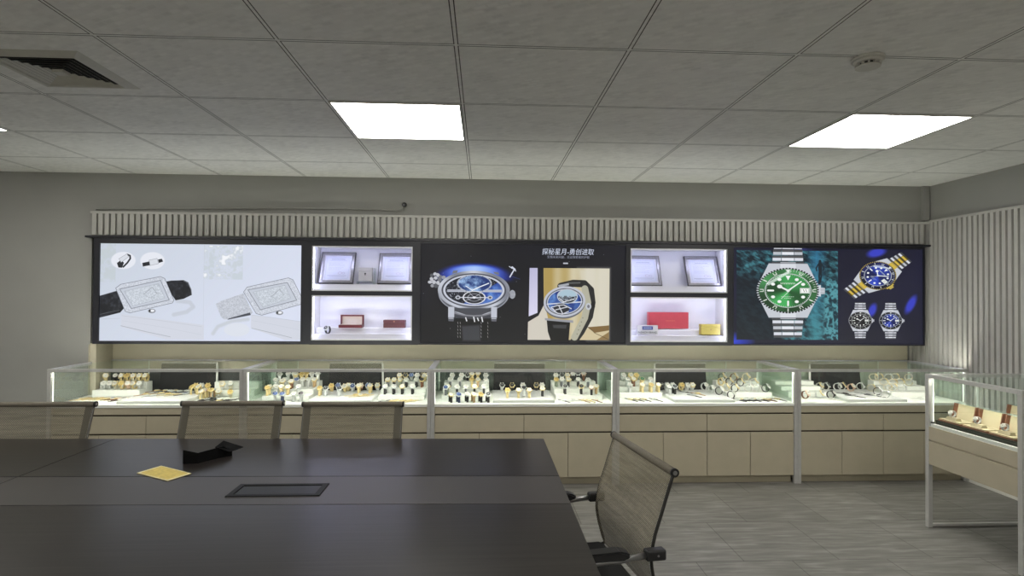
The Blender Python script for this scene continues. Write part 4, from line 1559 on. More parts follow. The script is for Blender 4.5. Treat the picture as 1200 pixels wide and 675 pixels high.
# every watch: (kind, case colour, strap, dial, u, v of its foot in the photo, turn)
W_ = {
 0: '''C gold gold w 119 452.5 25;C silver silver w 131.5 452 20;C silver silver w 138 453 10;C gold cream w 145 452.5 0;C gold gold g 151 451.5 0;C rose rose w 160 452.5 10;C silver silver w 166.5 452.5 0;C gold gold w 173 452 -10
C black black w 143 445 10;C gold gold w 151 444.5 0;C gold gold g 157 444.5 0;C gold cream w 165.5 444.5 0;C gold gold w 172 444.5 0;C gold gold w 180.5 444.5 0
F silver grey w 93 467 -38;F gold gold w 100 462.6 -38;F gold gold g 109 461.8 -38;F gold gold w 117 460.8 -38;F gold gold g 126.5 460 -38;F gold gold w 136 459.6 -38;F gold gold w 128.5 464.6 -38;F silver black b 138 464 -38;F gold tan w 147 460 -38
F rose brown w 154 463 -38;F silver black w 162 461.5 -38;F gold tan g 171 462.5 -38;F rose brown w 175.5 458.6 -38;F silver silver w 180.5 464 -38;F gold brown w 184 457.5 -38;F gold tan w 189 461.5 -38;F silver black k 189 455 -38
F gold black w 194 457.8 -38;F gold gold g 197 462.3 -38;F silver black k 199 454.6 -38;F silver grey w 202 459.5 -38;F gold gold w 206 462.8 -38;F gold black k 208.5 455 -38;F silver black w 209.5 459 -38;F silver black k 217.5 455.4 -38;F silver grey b 218 462.2 -38;F silver grey w 224.5 458.5 -38
L gold gold g 228.5 462 -20;L gold gold w 235.5 462 -20;L gold gold g 242 462 -15;L gold gold w 230 466 -20;L rose gold w 238.5 466 -20;L gold tan g 245 465.5 -15
F black black k 222.5 467.4 -38;F black black k 230.5 470 -38;F silver black k 238.5 468.2 -38;F black black k 250.5 469.6 -38;F gold black k 257.5 470.4 -38;F black black k 265 469.8 -38;F silver black w 273 468.6 -38
C gold gold g 251 455 15;C gold white w 250.5 463 15;C gold cream g 261 452 15;C gold white w 261 460.5 10;C silver cream w 270.5 454 10;C gold cream g 270.5 462 10;C silver white w 274 446.5 0''',
 1: '''L gold gold g 307.5 467 20;L gold gold w 313.5 463 20;L silver silver w 317.5 459 20;L silver silver w 320.5 454 15;L silver silver w 323.5 448 15;L silver silver b 322.5 467 12;L silver blue b 331 467 10;L gold gold w 326 460.5 12;L gold cream w 331 455.5 10;L gold gold w 337.5 462.5 10;L silver silver w 344.5 467 6;L silver silver k 353 467 5
L silver silver w 350 460.5 5;L silver silver w 333.5 450.5 10;L gold brown w 341.5 456 5;L silver silver w 338.5 446 8;L gold gold w 347 450 8;L gold gold g 353.5 447 5;L gold gold g 359.5 445 5;L silver white w 345 445 8;L silver silver b 358.5 452.5 4;L silver silver w 364.5 452 4;L silver silver w 369.5 445 3;L gold gold g 372.5 463.5 0;L gold tan w 373 452.5 3;L silver silver w 376.5 445.5 3;L silver silver w 379.5 451.5 0
L silver silver k 382 464 0;C gold gold g 389 458.5 0;L silver silver k 398 464 0;C silver silver b 397 454.5 0;C gold gold w 404.5 459 0;C gold gold w 409 454 0;C silver silver b 413.5 458.5 0;L gold gold w 420.5 460.5 0;C rose brown w 423.5 454 0;C silver silver b 432 454 -5;L gold gold w 434 460.5 -5
F gold gold g 417 463.8 -70;F gold gold w 422 464.8 -70;F gold gold g 427 463.2 -70
L silver black w 451.5 461.5 0;L silver black w 461.5 461.5 0;L gold black w 471.5 461.5 0;L silver black w 483.5 461.5 0
L gold grey w 454.5 453.5 0;L gold black w 462 453.5 0;L gold green w 469 453 0;L silver black w 476 453.5 0;L silver black w 488 453.5 0;L gold brown k 494.5 453.5 -5
C gold silver w 458 444.5 0;C gold gold w 468.5 444.5 0;C gold silver k 475.5 444 0;C silver silver b 483.5 444.5 0;C silver silver w 490 444.5 0;C gold black k 495.5 444.5 0;C gold gold w 500 449.5 -5
F silver grey w 449 468.5 -45;F gold gold w 460.5 467.5 -45;F gold gold g 465 468.5 -45;F gold silver w 470 467.6 -45;F gold gold w 475.5 468.2 -45;F gold gold g 481.5 468.8 -45;F gold cream w 486 467.5 -45''',
 2: '''C silver silver w 530 445 0;C silver silver w 541 444.5 0;C silver black k 548.5 445.5 0;L gold gold w 552.5 446.5 0;L gold gold w 560 445.5 0;C silver silver w 569.5 446 0
L silver grey w 527.5 451 4;L silver grey w 539 452.5 0;L gold gold g 553 453 0;L gold tan w 560 453.5 0;L silver silver w 570 453.5 0
L gold green w 524.5 459.5 5;L silver black w 535.5 462 3;L silver grey w 546 462 0;L gold black w 556 461.5 0;L silver black w 567 460.5 0;L silver grey b 521.5 466.5 4
L gold black w 528 471.5 20;L silver blue b 537 471.5 22;L silver black w 547 471 20;L gold tan w 554.5 471.2 22;L gold black g 563 471.2 20;L silver black k 572 471.2 18
C silver silver k 588 454.5 5;C gold black k 600 454.5 0;L gold gold g 594.5 466 0;L gold gold w 607.5 466 0;L silver silver k 613.5 463 0;C silver silver w 612.5 454 0;L gold gold w 620 466 0;C gold black k 629 454.5 -5;C silver silver w 634.5 456.5 -5;L gold black w 635.5 464 -3
C silver silver w 651 446 0;L gold green g 652 452.5 0;C silver black k 660 445.5 0;L silver grey w 658 452.5 0;L gold black w 666 453 -3;C gold black w 665.5 445 0;L silver black w 670.5 446 0;L silver black k 676 445 -3;L silver black w 677.5 453 -3;L rose brown w 682.5 446 -4;L silver grey w 689 453.5 -5
L silver black k 662 461.5 0;L gold black k 681 461.5 -5;L rose black w 693 463 -8;L gold tan w 698.5 460.5 -8
F silver grey w 660.5 466 28;F silver silver k 671 466 -80;F gold tan w 683.5 467 26;F gold gold w 690 463.8 26;F rose brown w 697.5 467.8 26''',
 3: '''C silver silver w 729.5 446 10;C gold gold w 738.5 446 8;C gold gold g 744.5 446 5;C black black k 756 445.5 5;C silver silver w 760.5 446 5
L silver silver w 735 454.5 5;L gold brown w 742 454 5;L gold gold n 752 452.5 4;L silver silver w 762 453 3;L silver silver w 737.5 461 8;L gold gold w 752 462.5 5;L gold gold g 762.5 461.5 5;L gold gold w 771.5 461.5 5
F gold black w 737.5 467 24;F gold black w 745 467.4 24;F gold black w 753 467 24;F silver black w 766.5 467.8 24
C silver silver w 783 455 10;L silver silver w 783.5 462 8;L silver black k 790 461.5 5;C gold gold g 798 454.5 10;C silver silver w 804.5 457.5 5;C gold silver w 810.5 454.5 0
F silver black k 802 459.4 24;F silver black k 813 464 24;F gold tan g 817.5 461.8 24
C silver silver w 825 454 30;C gold gold w 831.5 449 30;C gold cream w 837 452 38;C silver silver w 833.5 460.5 30;C silver black w 842.5 462.5 50;C silver black w 850.5 461.5 48;C gold black w 861 462.5 48;C gold black w 846 447.5 48;C gold black w 854.5 451.5 45;C gold brown w 860 447.5 45;C gold black w 867.5 453 48;C gold cream w 874 448 42;C gold white w 883.5 453.5 45;C silver white w 877 459.5 50;C silver white w 886 461.5 48;C silver black w 897 461.5 55
F silver black w 853.5 463.2 24;F gold black w 862 464.6 24;F silver black w 865.5 468 24;F silver black k 869.5 464.6 24;F silver black w 873 468.6 24;F gold black k 879.5 464.6 24;F silver black k 880 468.8 24;F gold black w 888 464.2 24;F silver black w 890.5 468.5 24;F gold black k 897 464 24;F gold brown w 899.5 468.6 24;F gold black w 908 467 24''',
 4: '''C gold white w 947.5 452.5 25;C silver white k 967.5 455 35;C silver silver w 981 457.5 40;C gold silver k 986.5 454.5 45;C rose rose w 997 458.5 25;C silver silver k 1008 454.5 45;C gold silver w 960 464.5 35;C rose brown w 943.5 466.5 25;C black black w 976 466.5 40
F black black k 990.5 462 32;F silver black k 1001 464.5 32;F white white w 990 467.5 32;F silver grey w 1012 461.5 32;F silver black w 1024 464 32
R gold cream w 1013.5 450.5 60;R gold cream w 1020.5 445 55;R gold cream w 1023.5 451.5 60;R gold cream w 1030 444.5 60;R gold cream w 1035.5 451 60;R silver silver w 1041.5 446.5 60;R gold cream w 1046.5 452.5 60;R gold cream w 1049 445.5 55;R gold cream w 1054.5 451.5 60;R silver cream w 1064.5 446 80;R silver cream w 1065 452.5 80;R silver silver w 1043 459 65;R silver silver w 1057 459.5 65;R gold cream w 1021 458.5 60;C silver black k 1028 463 60;R silver silver w 1037 466.5 60;F silver silver w 1073.5 464.5 32'''}


def surface(k, kd, u, v):
    """the spot in case k under the photo's foot point: a step, the plinth or the deck"""
    best = None
    p = on_z(u, v, ZD + RISZ)
    r0, r1 = RIS[k]
    if r0 + .005 < p.x < r1 - .005:
        y = min(max(p.y, 4.84), 5.29)
        return Vector((on_y(u, v, y).x, y, ZD + RISZ)), 'plinth', None
    cand = []
    for s in (0, 1):
        if (k, s) in STEPS and kd != 'F':
            a, b_, tiers = STEPS[(k, s)]
            for n, (y0, y1, h) in enumerate(tiers):
                p = on_z(u, v, ZD + h)
                if a - .03 < p.x < b_ + .03:
                    lo, hi = y0 + .034, y1 - .034 if n < len(tiers) - 1 else y1 - .04
                    y = min(max(p.y, lo), hi)
                    cand.append((abs(y - p.y), y, ZD + h, 'tier%d' % n, (k, s, n)))
    p = on_z(u, v, ZD)
    y = min(max(p.y, 4.83), 5.10 if k == 0 else 4.90 if k < 3 else 4.98)
    cand.append((abs(y - p.y) + .004, y, ZD, 'deck', None))
    c = min(cand)
    return Vector((on_y(u, v, c[1]).x, c[1], c[2])), c[3], c[4]


COLW = {'gold': 'gold', 'silver': 'silver', 'rose': 'rose gold', 'black': 'black', 'brown': 'brown', 'blue': 'blue', 'grey': 'grey', 'tan': 'tan', 'white': 'white', 'cream': 'cream', 'green': 'grey-green'}
allw = []
for k, txt in W_.items():
    for ent in txt.replace('\n', ';').split(';'):
        kd, cc, sc, dc, u, v, a = ent.split()
        p, on, ref = surface(k, kd, float(u), float(v))
        row = 'flat' if kd == 'F' else on
        allw.append([k, kd, cc, sc, dc, p, float(a), row, ref])
# nudge apart watches that would touch
for it in range(80):
    moved = False
    for i in range(len(allw)):
        for j in range(i):
            A, B = allw[i], allw[j]
            if A[0] != B[0] or abs(A[5].z - B[5].z) > .01:
                continue
            d = A[5] - B[5]
            flat = (A[1] == 'F') + (B[1] == 'F')
            m = (.052, .060, .030)[flat] if not ('R' in (A[1], B[1])) else .052
            if flat == 2:
                # distance across the direction the straps lie in
                th = math.radians(A[6])
                dx = abs(d.x * math.cos(th) + d.y * math.sin(th))
                dl = abs(-d.x * math.sin(th) + d.y * math.cos(th))
                if dx > .024 or dl > .185:
                    continue
                sgn = 1 if (d.x * math.cos(th) + d.y * math.sin(th)) >= 0 else -1
                sh = Vector((math.cos(th), math.sin(th), 0)) * sgn * (.0245 - dx) / 2
            else:
                if d.length > m:
                    continue
                sh = (d.normalized() if d.length > 1e-5 else Vector((1, 0, 0))) * (m - d.length) / 2
            A[5] += sh
            B[5] -= sh
            moved = True
    for A in allw:
        k, p, ref = A[0], A[5], A[8]
        lo, hi = PX[k] + .075, PX[k + 1] - .075
        mg = .045 if A[1] != 'F' else .07
        if ref:
            a, b_, tiers = STEPS[ref[:2]]
            y0, y1, h = tiers[ref[2]]
            lo, hi, ylo, yhi = a + .03, b_ - .03, y0 + .032, y1 - .03
        elif p.z > ZD + .01:
            lo, hi = RIS[k][0] + .035, RIS[k][1] - .035
            ylo, yhi = 4.83, 5.29
        else:
            ylo, yhi = 4.82, 4.918
            if A[1] == 'F':
                ylo, yhi = 4.85, 4.895
            if k == 0:
                ylo, yhi = (4.90, 5.04) if A[1] == 'F' else (4.83, 5.12)
            if k > 2:
                ylo, yhi = (4.90, 4.935) if A[1] == 'F' else (4.83, 4.99)
            if RIS[k][0] - mg < p.x < RIS[k][1] + mg:
                if p.x < (RIS[k][0] + RIS[k][1]) / 2:
                    hi = RIS[k][0] - mg
                else:
                    lo = RIS[k][1] + mg
        p.x = min(max(p.x, lo), hi)
        p.y = min(max(p.y, ylo), yhi)
    if not moved:
        break
ROWN = {'flat': 'watches lying flat', 'tier2': 'watches on the top step', 'tier1': 'watches on the middle step', 'tier0': 'watches on the bottom step',
        'plinth': 'watches on the low plinth', 'deck': 'standing watches at the front'}
SHORT = ['leftmost display case', 'second display case', 'middle display case', 'fourth display case', 'rightmost display case']
for k in range(5):
    for row in ROWN:
        g = sorted([A for A in allw if A[0] == k and A[7] == row], key=lambda A: A[5].x / A[5].y)
        for i, A in enumerate(g):
            _, kd, cc, sc, dc, p, a, _, _ = A
            col = COLW[cc] + ' watch' + ('' if sc == cc else ' on %s %s' % (COLW[sc], 'bracelet' if sc in ('gold', 'silver', 'rose', 'cream') else 'strap'))
            where = {'flat': 'lying flat', 'tier2': 'on the top step', 'tier1': 'on the top step' if k == 0 else 'on the middle step', 'tier0': 'on the bottom step', 'plinth': 'on the plinth', 'deck': 'standing in front'}[row]
            lab = '%s, %s from left %s, %s' % (col, ORD[i], where, SHORT[k])
            make_watch(kd, cc, sc, dc, p, math.radians(a), lab, '%s in the %s' % (ROWN[row], SHORT[k]))

# watch in the left niche
make_watch('C', 'silver', 'black', 'k', Vector((-1.408, 5.29, L1Z)), -.4, 'black and silver watch standing alone at left of the left lit niche', None)
# ============================================ DISPLAY TABLE ON THE RIGHT
tx0, tx1, ty0, ty1 = 3.062, 3.76, 3.126, 3.845
RT = 1.052
t = empty('display_table', ((tx0 + tx1) / 2, (ty0 + ty1) / 2, 0))
tag(t, 'glass display table on slim metal legs in front of the right wall', 'display table')
ox, oy = t.location.x, t.location.y
a, b_, c, d = tx0 - ox, tx1 - ox, ty0 - oy, ty1 - oy
pw = .030
for (p, q) in ((a, c), (b_ - pw, c), (a, d - pw), (b_ - pw, d - pw)):
    box('post', p, p + pw, q, q + pw, 0, RT - .026, m_post, t, .002)
f = MB()
f.box(a, b_, c, c + .026, RT - .026, RT, bev=.002).box(a, b_, d - .026, d, RT - .026, RT, bev=.002)
f.box(a, a + .026, c + .026, d - .026, RT - .026, RT, bev=.002).box(b_ - .026, b_, c + .026, d - .026, RT - .026, RT, bev=.002)
f.build('top_rail', m_post, t)
f = MB()
f.box(a + pw, b_ - pw, d - .026, d - .004, .006, .024, bev=.002).box(b_ - .026, b_ - .004, c + pw, d - pw, .006, .024, bev=.002)
f.build('floor_rail', m_post, t)
box('drawer_box', a + .012, b_ - .012, c + .012, d - .012, .436, .672, m_beige, t)
box('apron', a + .002, a + .012, c + pw, d - pw, .604, .694, m_beige, t, .001)
box('drawer', a + .002, a + .012, c + pw, d - pw, .436, .594, m_beige, t, .001)
box('apron', a + pw, b_ - pw, c + .002, c + .012, .604, .694, m_beige, t, .001)
box('drawer', a + pw, b_ - pw, c + .002, c + .012, .436, .594, m_beige, t, .001)
box('deck', a + .012, b_ - .012, c + .012, d - .012, .672, .692, m_deck, t)
box('white_channel', a + .0165, a + .0345, c + pw, d - pw, .6925, .715, mat('white_channel', (236, 236, 234), .4, var=.02), t, .002)
for (p0, p1, q0, q1, mm) in ((a + .010, a + .015, c + pw, d - pw, m_glass), (b_ - .015, b_ - .010, c + pw, d - pw, m_gside), (a + pw, b_ - pw, d - .015, d - .010, m_gside), (a + pw, b_ - pw, c + .010, c + .015, m_glass)):
    box('glass_pane', p0, p1, q0, q1, .694, RT - .026, mm, t)
box('glass_top', a + .026, b_ - .026, c + .026, d - .026, RT - .010, RT - .004, m_glass, t)
box('pane_edge', b_ - .34, b_ - .328, d - .022, d - .016, .694, RT - .028, m_gedge, t)
l = MB()
l.box(a + .0305, a + .0325, d - .038, d - .034, .72, RT - .03)
l.build('corner_light_strip', m_led2, t)
l = MB()
l.box(a + .027, a + .034, c + .04, d - .04, RT - .023, RT - .017)
l.build('light_strip', m_led, t)
cl = MB()
cl.box(a + .0165, a + .034, d - pw - .016, d - pw, .7155, .726).box(a + .0165, a + .034, c + pw, c + pw + .016, .7155, .726)
cl.build('corner_clip', mat('black_plastic', (26, 26, 28)), t)

# green-black tray with open watch boxes
t = empty('display_tray', ((3.098 + 3.70) / 2, (3.165 + 3.80) / 2, .692))
m_tray = mat('dark_green_felt', (44, 48, 42), .85, var=.08, scale=200)
tag(t, 'dark green tray holding open wooden watch boxes in the display table', 'tray')
box('tray_base', -.30, .30, -.317, .317, 0, .040, m_tray, t, .003)
b = MB()
b.box(-.30, -.292, -.317, .317, .0402, .050).box(.292, .30, -.317, .317, .0402, .050).box(-.292, .292, -.317, -.309, .0402, .050).box(-.292, .292, .309, .317, .0402, .050)
b.build('tray_lip', m_tray, t)
ZTR = .692 + .0402
m_woodr = mat('red_wood', (122, 78, 58), .4, var=.15, scale=14, aniso=(1, 6, 6))
m_linc = mat('box_cream', (204, 192, 158), .55, var=.03)
m_lidg = glass_mat('lid_glass', (.93, .97, .95), 1.5, .12)
proto = None


def open_box(x, y, label):
    """open watch box facing -x: wooden tray, cream pillow and raised lid with wooden cheeks"""
    t = empty('open_watch_box', (x, y, ZTR))
    tag(t, label, 'watch box', 'open wooden watch boxes on the tray')
    h = .088
    box('box_base', -.070, .050, -h, h, 0, .018, m_woodr, t, .002)
    box('lining', -.066, .046, -h + .005, h - .005, .0182, .026, m_linc, t, .001)
    b = MB()
    b.prism([(-.055, -.04, .0262), (-.012, -.04, .0262), (-.018, -.04, .046), (-.046, -.04, .046)], (0, .08, 0))
    b.build('pillow', m_linc, t)
    l = MB()
    l.prism([(.050, -h + .008, .020), (.054, -h + .008, .020), (.076, -h + .008, .124), (.072, -h + .008, .124)], (0, 2 * h - .016, 0))
    ld = l.build('lid', m_linc, t)
    for s in (-1, 1):
        y0 = -h if s < 0 else h - .008
        l = MB()
        l.prism([(.026, y0, .0185), (.056, y0, .0185), (.078, y0, .128), (.046, y0, .128)], (0, .008, 0))
        l.build('lid_cheek', m_woodr, ld)
    l = MB()
    l.prism([(.044, -h, .1285), (.079, -h, .1285), (.080, -h, .1325), (.045, -h, .1325)], (0, 2 * h, 0))
    l.build('lid_edge', m_lidg, ld)
    return t


for (x, y, lab, wl) in ((3.178, 3.700, 'open wooden watch box at the far end of the front row in the display table', 'steel watch on the pillow of the farthest open watch box'),
                        (3.178, 3.505, 'open wooden watch box in the middle of the front row in the display table', 'steel watch on the pillow of the middle open watch box'),
                        (3.178, 3.310, 'open wooden watch box nearest the camera in the display table front row', 'steel watch on the pillow of the nearest open watch box'),
                        (3.50, 3.640, 'open wooden watch box at far end of the back row in the display table', None),
                        (3.50, 3.440, 'open wooden watch box second in the back row in the display table', None)):
    open_box(x, y, lab)
    if wl:
        w = make_watch('R', 'silver', 'silver', 'w', Vector((x - .032, y + .01, ZTR + .0465)), -1.25, wl, 'watches in the open boxes')
        w.scale = (.95, .95, .75)

# =================================================================== TABLE
def table_y(x, y):
    return y - .0225 * (x - .357)


m_t, nt, N, L, p_ = new_mat('dark_wood_veneer')
tc = N.new('ShaderNodeTexCoord')
mp = N.new('ShaderNodeMapping')
mp.inputs['Scale'].default_value = (1.2, 55, 1)
L.new(tc.outputs['Object'], mp.inputs[0])
nz = N.new('ShaderNodeTexNoise')
nz.inputs['Scale'].default_value = 2.0
nz.inputs['Detail'].default_value = 6
L.new(mp.outputs[0], nz.inputs['Vector'])
cr = N.new('ShaderNodeValToRGB')
cr.color_ramp.elements[0].position, cr.color_ramp.elements[0].color = .3, (*lin((31, 28, 26)), 1)
cr.color_ramp.elements[1].position, cr.color_ramp.elements[1].color = .7, (*lin((47, 43, 41)), 1)
L.new(nz.outputs['Fac'], cr.inputs[0])
L.new(cr.outputs[0], p_.inputs['Base Color'])
p_.inputs['Roughness'].default_value = .30
p_.inputs['Specular IOR Level'].default_value = .36
bp = N.new('ShaderNodeBump')
bp.inputs['Strength'].default_value = .06
bp.inputs['Distance'].default_value = .001
L.new(nz.outputs['Fac'], bp.inputs['Height'])
L.new(bp.outputs[0], p_.inputs['Normal'])
m_t2 = mat('dark_wood_strip', (62, 59, 58), .38, spec=.4, var=.06, scale=8, aniso=(1, 40, 1))
m_tedge = mat('table_core', (36, 33, 31), .5, var=.05)

XT0 = -4.45
tb = empty('conference_table', (-2.05, 2.45, 0))
tag(tb, 'long dark wood conference table filling the lower left', 'conference table')
bx, by = -2.05, 2.45


def slab(name, xa, xb, ya, yb, m):
    b = MB()
    P = [(xa, ya), (xb, ya), (xb, yb), (xa, yb)]
    b.prism([(x - bx, table_y(x, y) - by, .713) for x, y in P], (0, 0, .037))
    es = [e for e in b.b.edges if all(abs(v_.co.z - .75) < 1e-4 for v_ in e.verts)]
    bmesh.ops.bevel(b.b, geom=es, offset=.0018, segments=2, affect='EDGES')
    return b.build(name, m, tb)


for (xa, xb) in ((XT0, -2.0735), (-2.0715, .352)):
    slab('table_top', xa, xb, 2.629, 3.311, m_t)
    slab('table_top', xa, xb, 1.592, 2.2745, m_t)
    slab('centre_strip', xa, xb, 2.2765, 2.627, m_t2)
for x in (-4.2, -2.12, -.05):
    b = MB()
    b.box(x - bx - .03, x - bx + .03, 1.85 - by, 3.05 - by, 0, .712, bev=.002)
    b.build('leg_panel', m_t, tb)
box('modesty_panel', -4.16 - bx, -.09 - bx, 2.44 - by, 2.46 - by, .30, .70, m_t, tb)
# cable flap in the centre strip
cx, cy = -.852, 2.467
fl = MB()
o_ = [(-.190, -.077), (.190, -.077), (.190, .077), (-.190, .077)]
i_ = [(-.165, -.056), (.165, -.056), (.165, .056), (-.165, .056)]
for k in range(4):
    j = (k + 1) % 4
    fl.poly([(cx - bx + o_[k][0], cy - by + o_[k][1], .7505), (cx - bx + o_[j][0], cy - by + o_[j][1], .7505), (cx - bx + o_[j][0] * .985, cy - by + o_[j][1] * .965, .7545), (cx - bx + o_[k][0] * .985, cy - by + o_[k][1] * .965, .7545)])
    fl.poly([(cx - bx + o_[k][0] * .985, cy - by + o_[k][1] * .965, .7545), (cx - bx + o_[j][0] * .985, cy - by + o_[j][1] * .965, .7545), (cx - bx + i_[j][0], cy - by + i_[j][1], .7545), (cx - bx + i_[k][0], cy - by + i_[k][1], .7545)])
    fl.poly([(cx - bx + i_[k][0], cy - by + i_[k][1], .7545), (cx - bx + i_[j][0], cy - by + i_[j][1], .7545), (cx - bx + i_[j][0], cy - by + i_[j][1], .7505), (cx - bx + i_[k][0], cy - by + i_[k][1], .7505)])
fr = fl.build('cable_flap', mat('flap_frame', (20, 20, 22), .55, spec=.2), tb)
box('flap_lid', cx - bx - .163, cx - bx + .163, cy - by - .050, cy - by + .046, .7503, .7522, mat('flap_lid_black', (26, 26, 28), .4, spec=.25), fr)
box('brush_slot', cx - bx - .163, cx - bx + .163, cy - by + .047, cy - by + .0555, .7502, .7512, mat('slot_black', (10, 10, 11), .8), fr)

# yellow card
P = [(-1.573, 2.715), (-1.526, 2.823), (-1.327, 2.700), (-1.377, 2.600)]
mx_, my_ = sum(p[0] for p in P) / 4, sum(p[1] for p in P) / 4
t = empty('yellow_card', (mx_, my_, .7502))
tag(t, 'small golden yellow card lying flat on the dark table', 'card')
m_yel = mat('gold_pattern_paper', (206, 184, 92), .5, var=.16, scale=70)
b = MB()
b.prism([(x - mx_, y - my_, 0) for x, y in P], (0, 0, .002))
b.build('cover', m_yel, t)
b = MB()
b.prism([((x - mx_) * 1.02, (y - my_) * 1.02, .0021) for x, y in P], (0, 0, .0012))
b.build('border', mat('cream_paper', (226, 216, 170), .5), t)
b = MB()
b.prism([((x - mx_) * .9, (y - my_) * .9, .0034) for x, y in P], (0, 0, .0006))
b.build('printed_panel', m_yel, t)

# black folded card standing on the table
t = empty('folded_card', (-1.38, 2.90, .7502))
tag(t, 'black folded card standing on the dark table behind the yellow card', 'folded card')
m_blkc = mat('black_leather', (13, 13, 14), .85, spec=.12, var=.12, scale=60)
Q0, Q1, Q2, Q3 = Vector((-1.446, 2.862, 0)), Vector((-1.378, 2.868, 0)), Vector((-1.305, 2.978, 0)), Vector((-1.300, 3.055, 0))


def wall(name, A, B, ha, hb, parent, th=.0035, za=0, zb=0):
    A, B = A - Vector((-1.38, 2.90, 0)), B - Vector((-1.38, 2.90, 0))
    n = Vector((-(B - A).y, (B - A).x, 0)).normalized() * th
    b = MB()
    b.prism([A + Vector((0, 0, za)), B + Vector((0, 0, zb)), B + Vector((0, 0, hb)), A + Vector((0, 0, ha))], n)
    return b.build(name, m_blkc, parent)


wall('left_flap', Q0, Q1, .066, .050, t)
wall('front_flap', Q1, Q2, .050, .054, t)
b = MB()
o = Vector((-1.38, 2.90, 0))
E0, E1 = Q2 - o, Q2 - o + Vector((.055, .070, 0))
# the end of the strip folded over: a roof-like flap falling to the right
b.prism([E0 + Vector((-.028, -.030, .054)), E0 + Vector((.030, -.006, .024)), E1 + Vector((.010, .010, .026)), E1 + Vector((-.085, -.004, .062))], (0, 0, .004))
b.build('tip_flap', m_blkc, t)
wall('tip_support', Q2 + Vector((-.001, -.0005, 0)), Q2 + Vector((.034, .020, 0)), .052, .026, t, th=.004)

# ================================================================== CHAIRS
def mesh_fabric():
    m, nt, N, L, p = new_mat('mesh_fabric')
    tc = N.new('ShaderNodeTexCoord')
    mp = N.new('ShaderNodeMapping')
    mp.inputs['Scale'].default_value = (190, 1, 190)
    L.new(tc.outputs['Object'], mp.inputs[0])
    ck = N.new('ShaderNodeTexChecker')
    ck.inputs['Scale'].default_value = 1.0
    L.new(mp.outputs[0], ck.inputs['Vector'])
    nz = N.new('ShaderNodeTexNoise')
    mp2 = N.new('ShaderNodeMapping')
    mp2.inputs['Scale'].default_value = (3, 1, 60)
    L.new(tc.outputs['Object'], mp2.inputs[0])
    nz.inputs['Scale'].default_value = 2
    L.new(mp2.outputs[0], nz.inputs['Vector'])
    cr = N.new('ShaderNodeValToRGB')
    cr.color_ramp.elements[0].position, cr.color_ramp.elements[0].color = .3, (*lin((140, 133, 116)), 1)
    cr.color_ramp.elements[1].position, cr.color_ramp.elements[1].color = .7, (*lin((176, 168, 148)), 1)
    L.new(nz.outputs['Fac'], cr.inputs[0])
    hole = N.new('ShaderNodeMix')
    hole.data_type = 'RGBA'
    hole.inputs['B'].default_value = (*lin((52, 49, 43)), 1)
    L.new(ck.outputs['Fac'], hole.inputs['Factor'])
    L.new(cr.outputs[0], hole.inputs['A'])
    L.new(hole.outputs['Result'], p.inputs['Base Color'])
    p.inputs['Roughness'].default_value = .7
    p.inputs['Specular IOR Level'].default_value = .25
    tr = N.new('ShaderNodeBsdfTransparent')
    mr = N.new('ShaderNodeMapRange')
    mr.inputs['To Min'].default_value = .03
    mr.inputs['To Max'].default_value = .40
    L.new(ck.outputs['Fac'], mr.inputs['Value'])
    ms = N.new('ShaderNodeMixShader')
    L.new(mr.outputs[0], ms.inputs['Fac'])
    L.new(p.outputs[0], ms.inputs[1])
    L.new(tr.outputs[0], ms.inputs[2])
    L.new(ms.outputs[0], N['Material Output'].inputs['Surface'])
    return m


m_mesh = mesh_fabric()
m_bord = mat('mesh_border', (92, 88, 77), .75, var=.08, scale=160)
m_blk = mat('chair_black', (24, 24, 26), .45, var=.06)
m_seat = mat('seat_black_fabric', (22, 22, 23), .85, var=.12, scale=180)
m_chr = mat('chair_metal', (150, 150, 150), .28, metal=.9, var=.05)
m_frm = mat('chair_frame_metal', (104, 102, 98), .3, metal=.8)
m_bar = mat('mesh_wrapped_bar', (112, 106, 94), .7, var=.14, scale=180)

# profile of the back, local (y, z): the chair faces -y
PROF = [(.285, .920), (.262, .850), (.236, .770), (.212, .700), (.198, .640), (.196, .590), (.206, .530), (.226, .460), (.236, .425)]


def prof(z):
    for (y0, z0), (y1, z1) in zip(PROF, PROF[1:]):
        if z1 <= z <= z0:
            return y0 + (y1 - y0) * (z0 - z) / (z0 - z1)
    return PROF[-1][0]


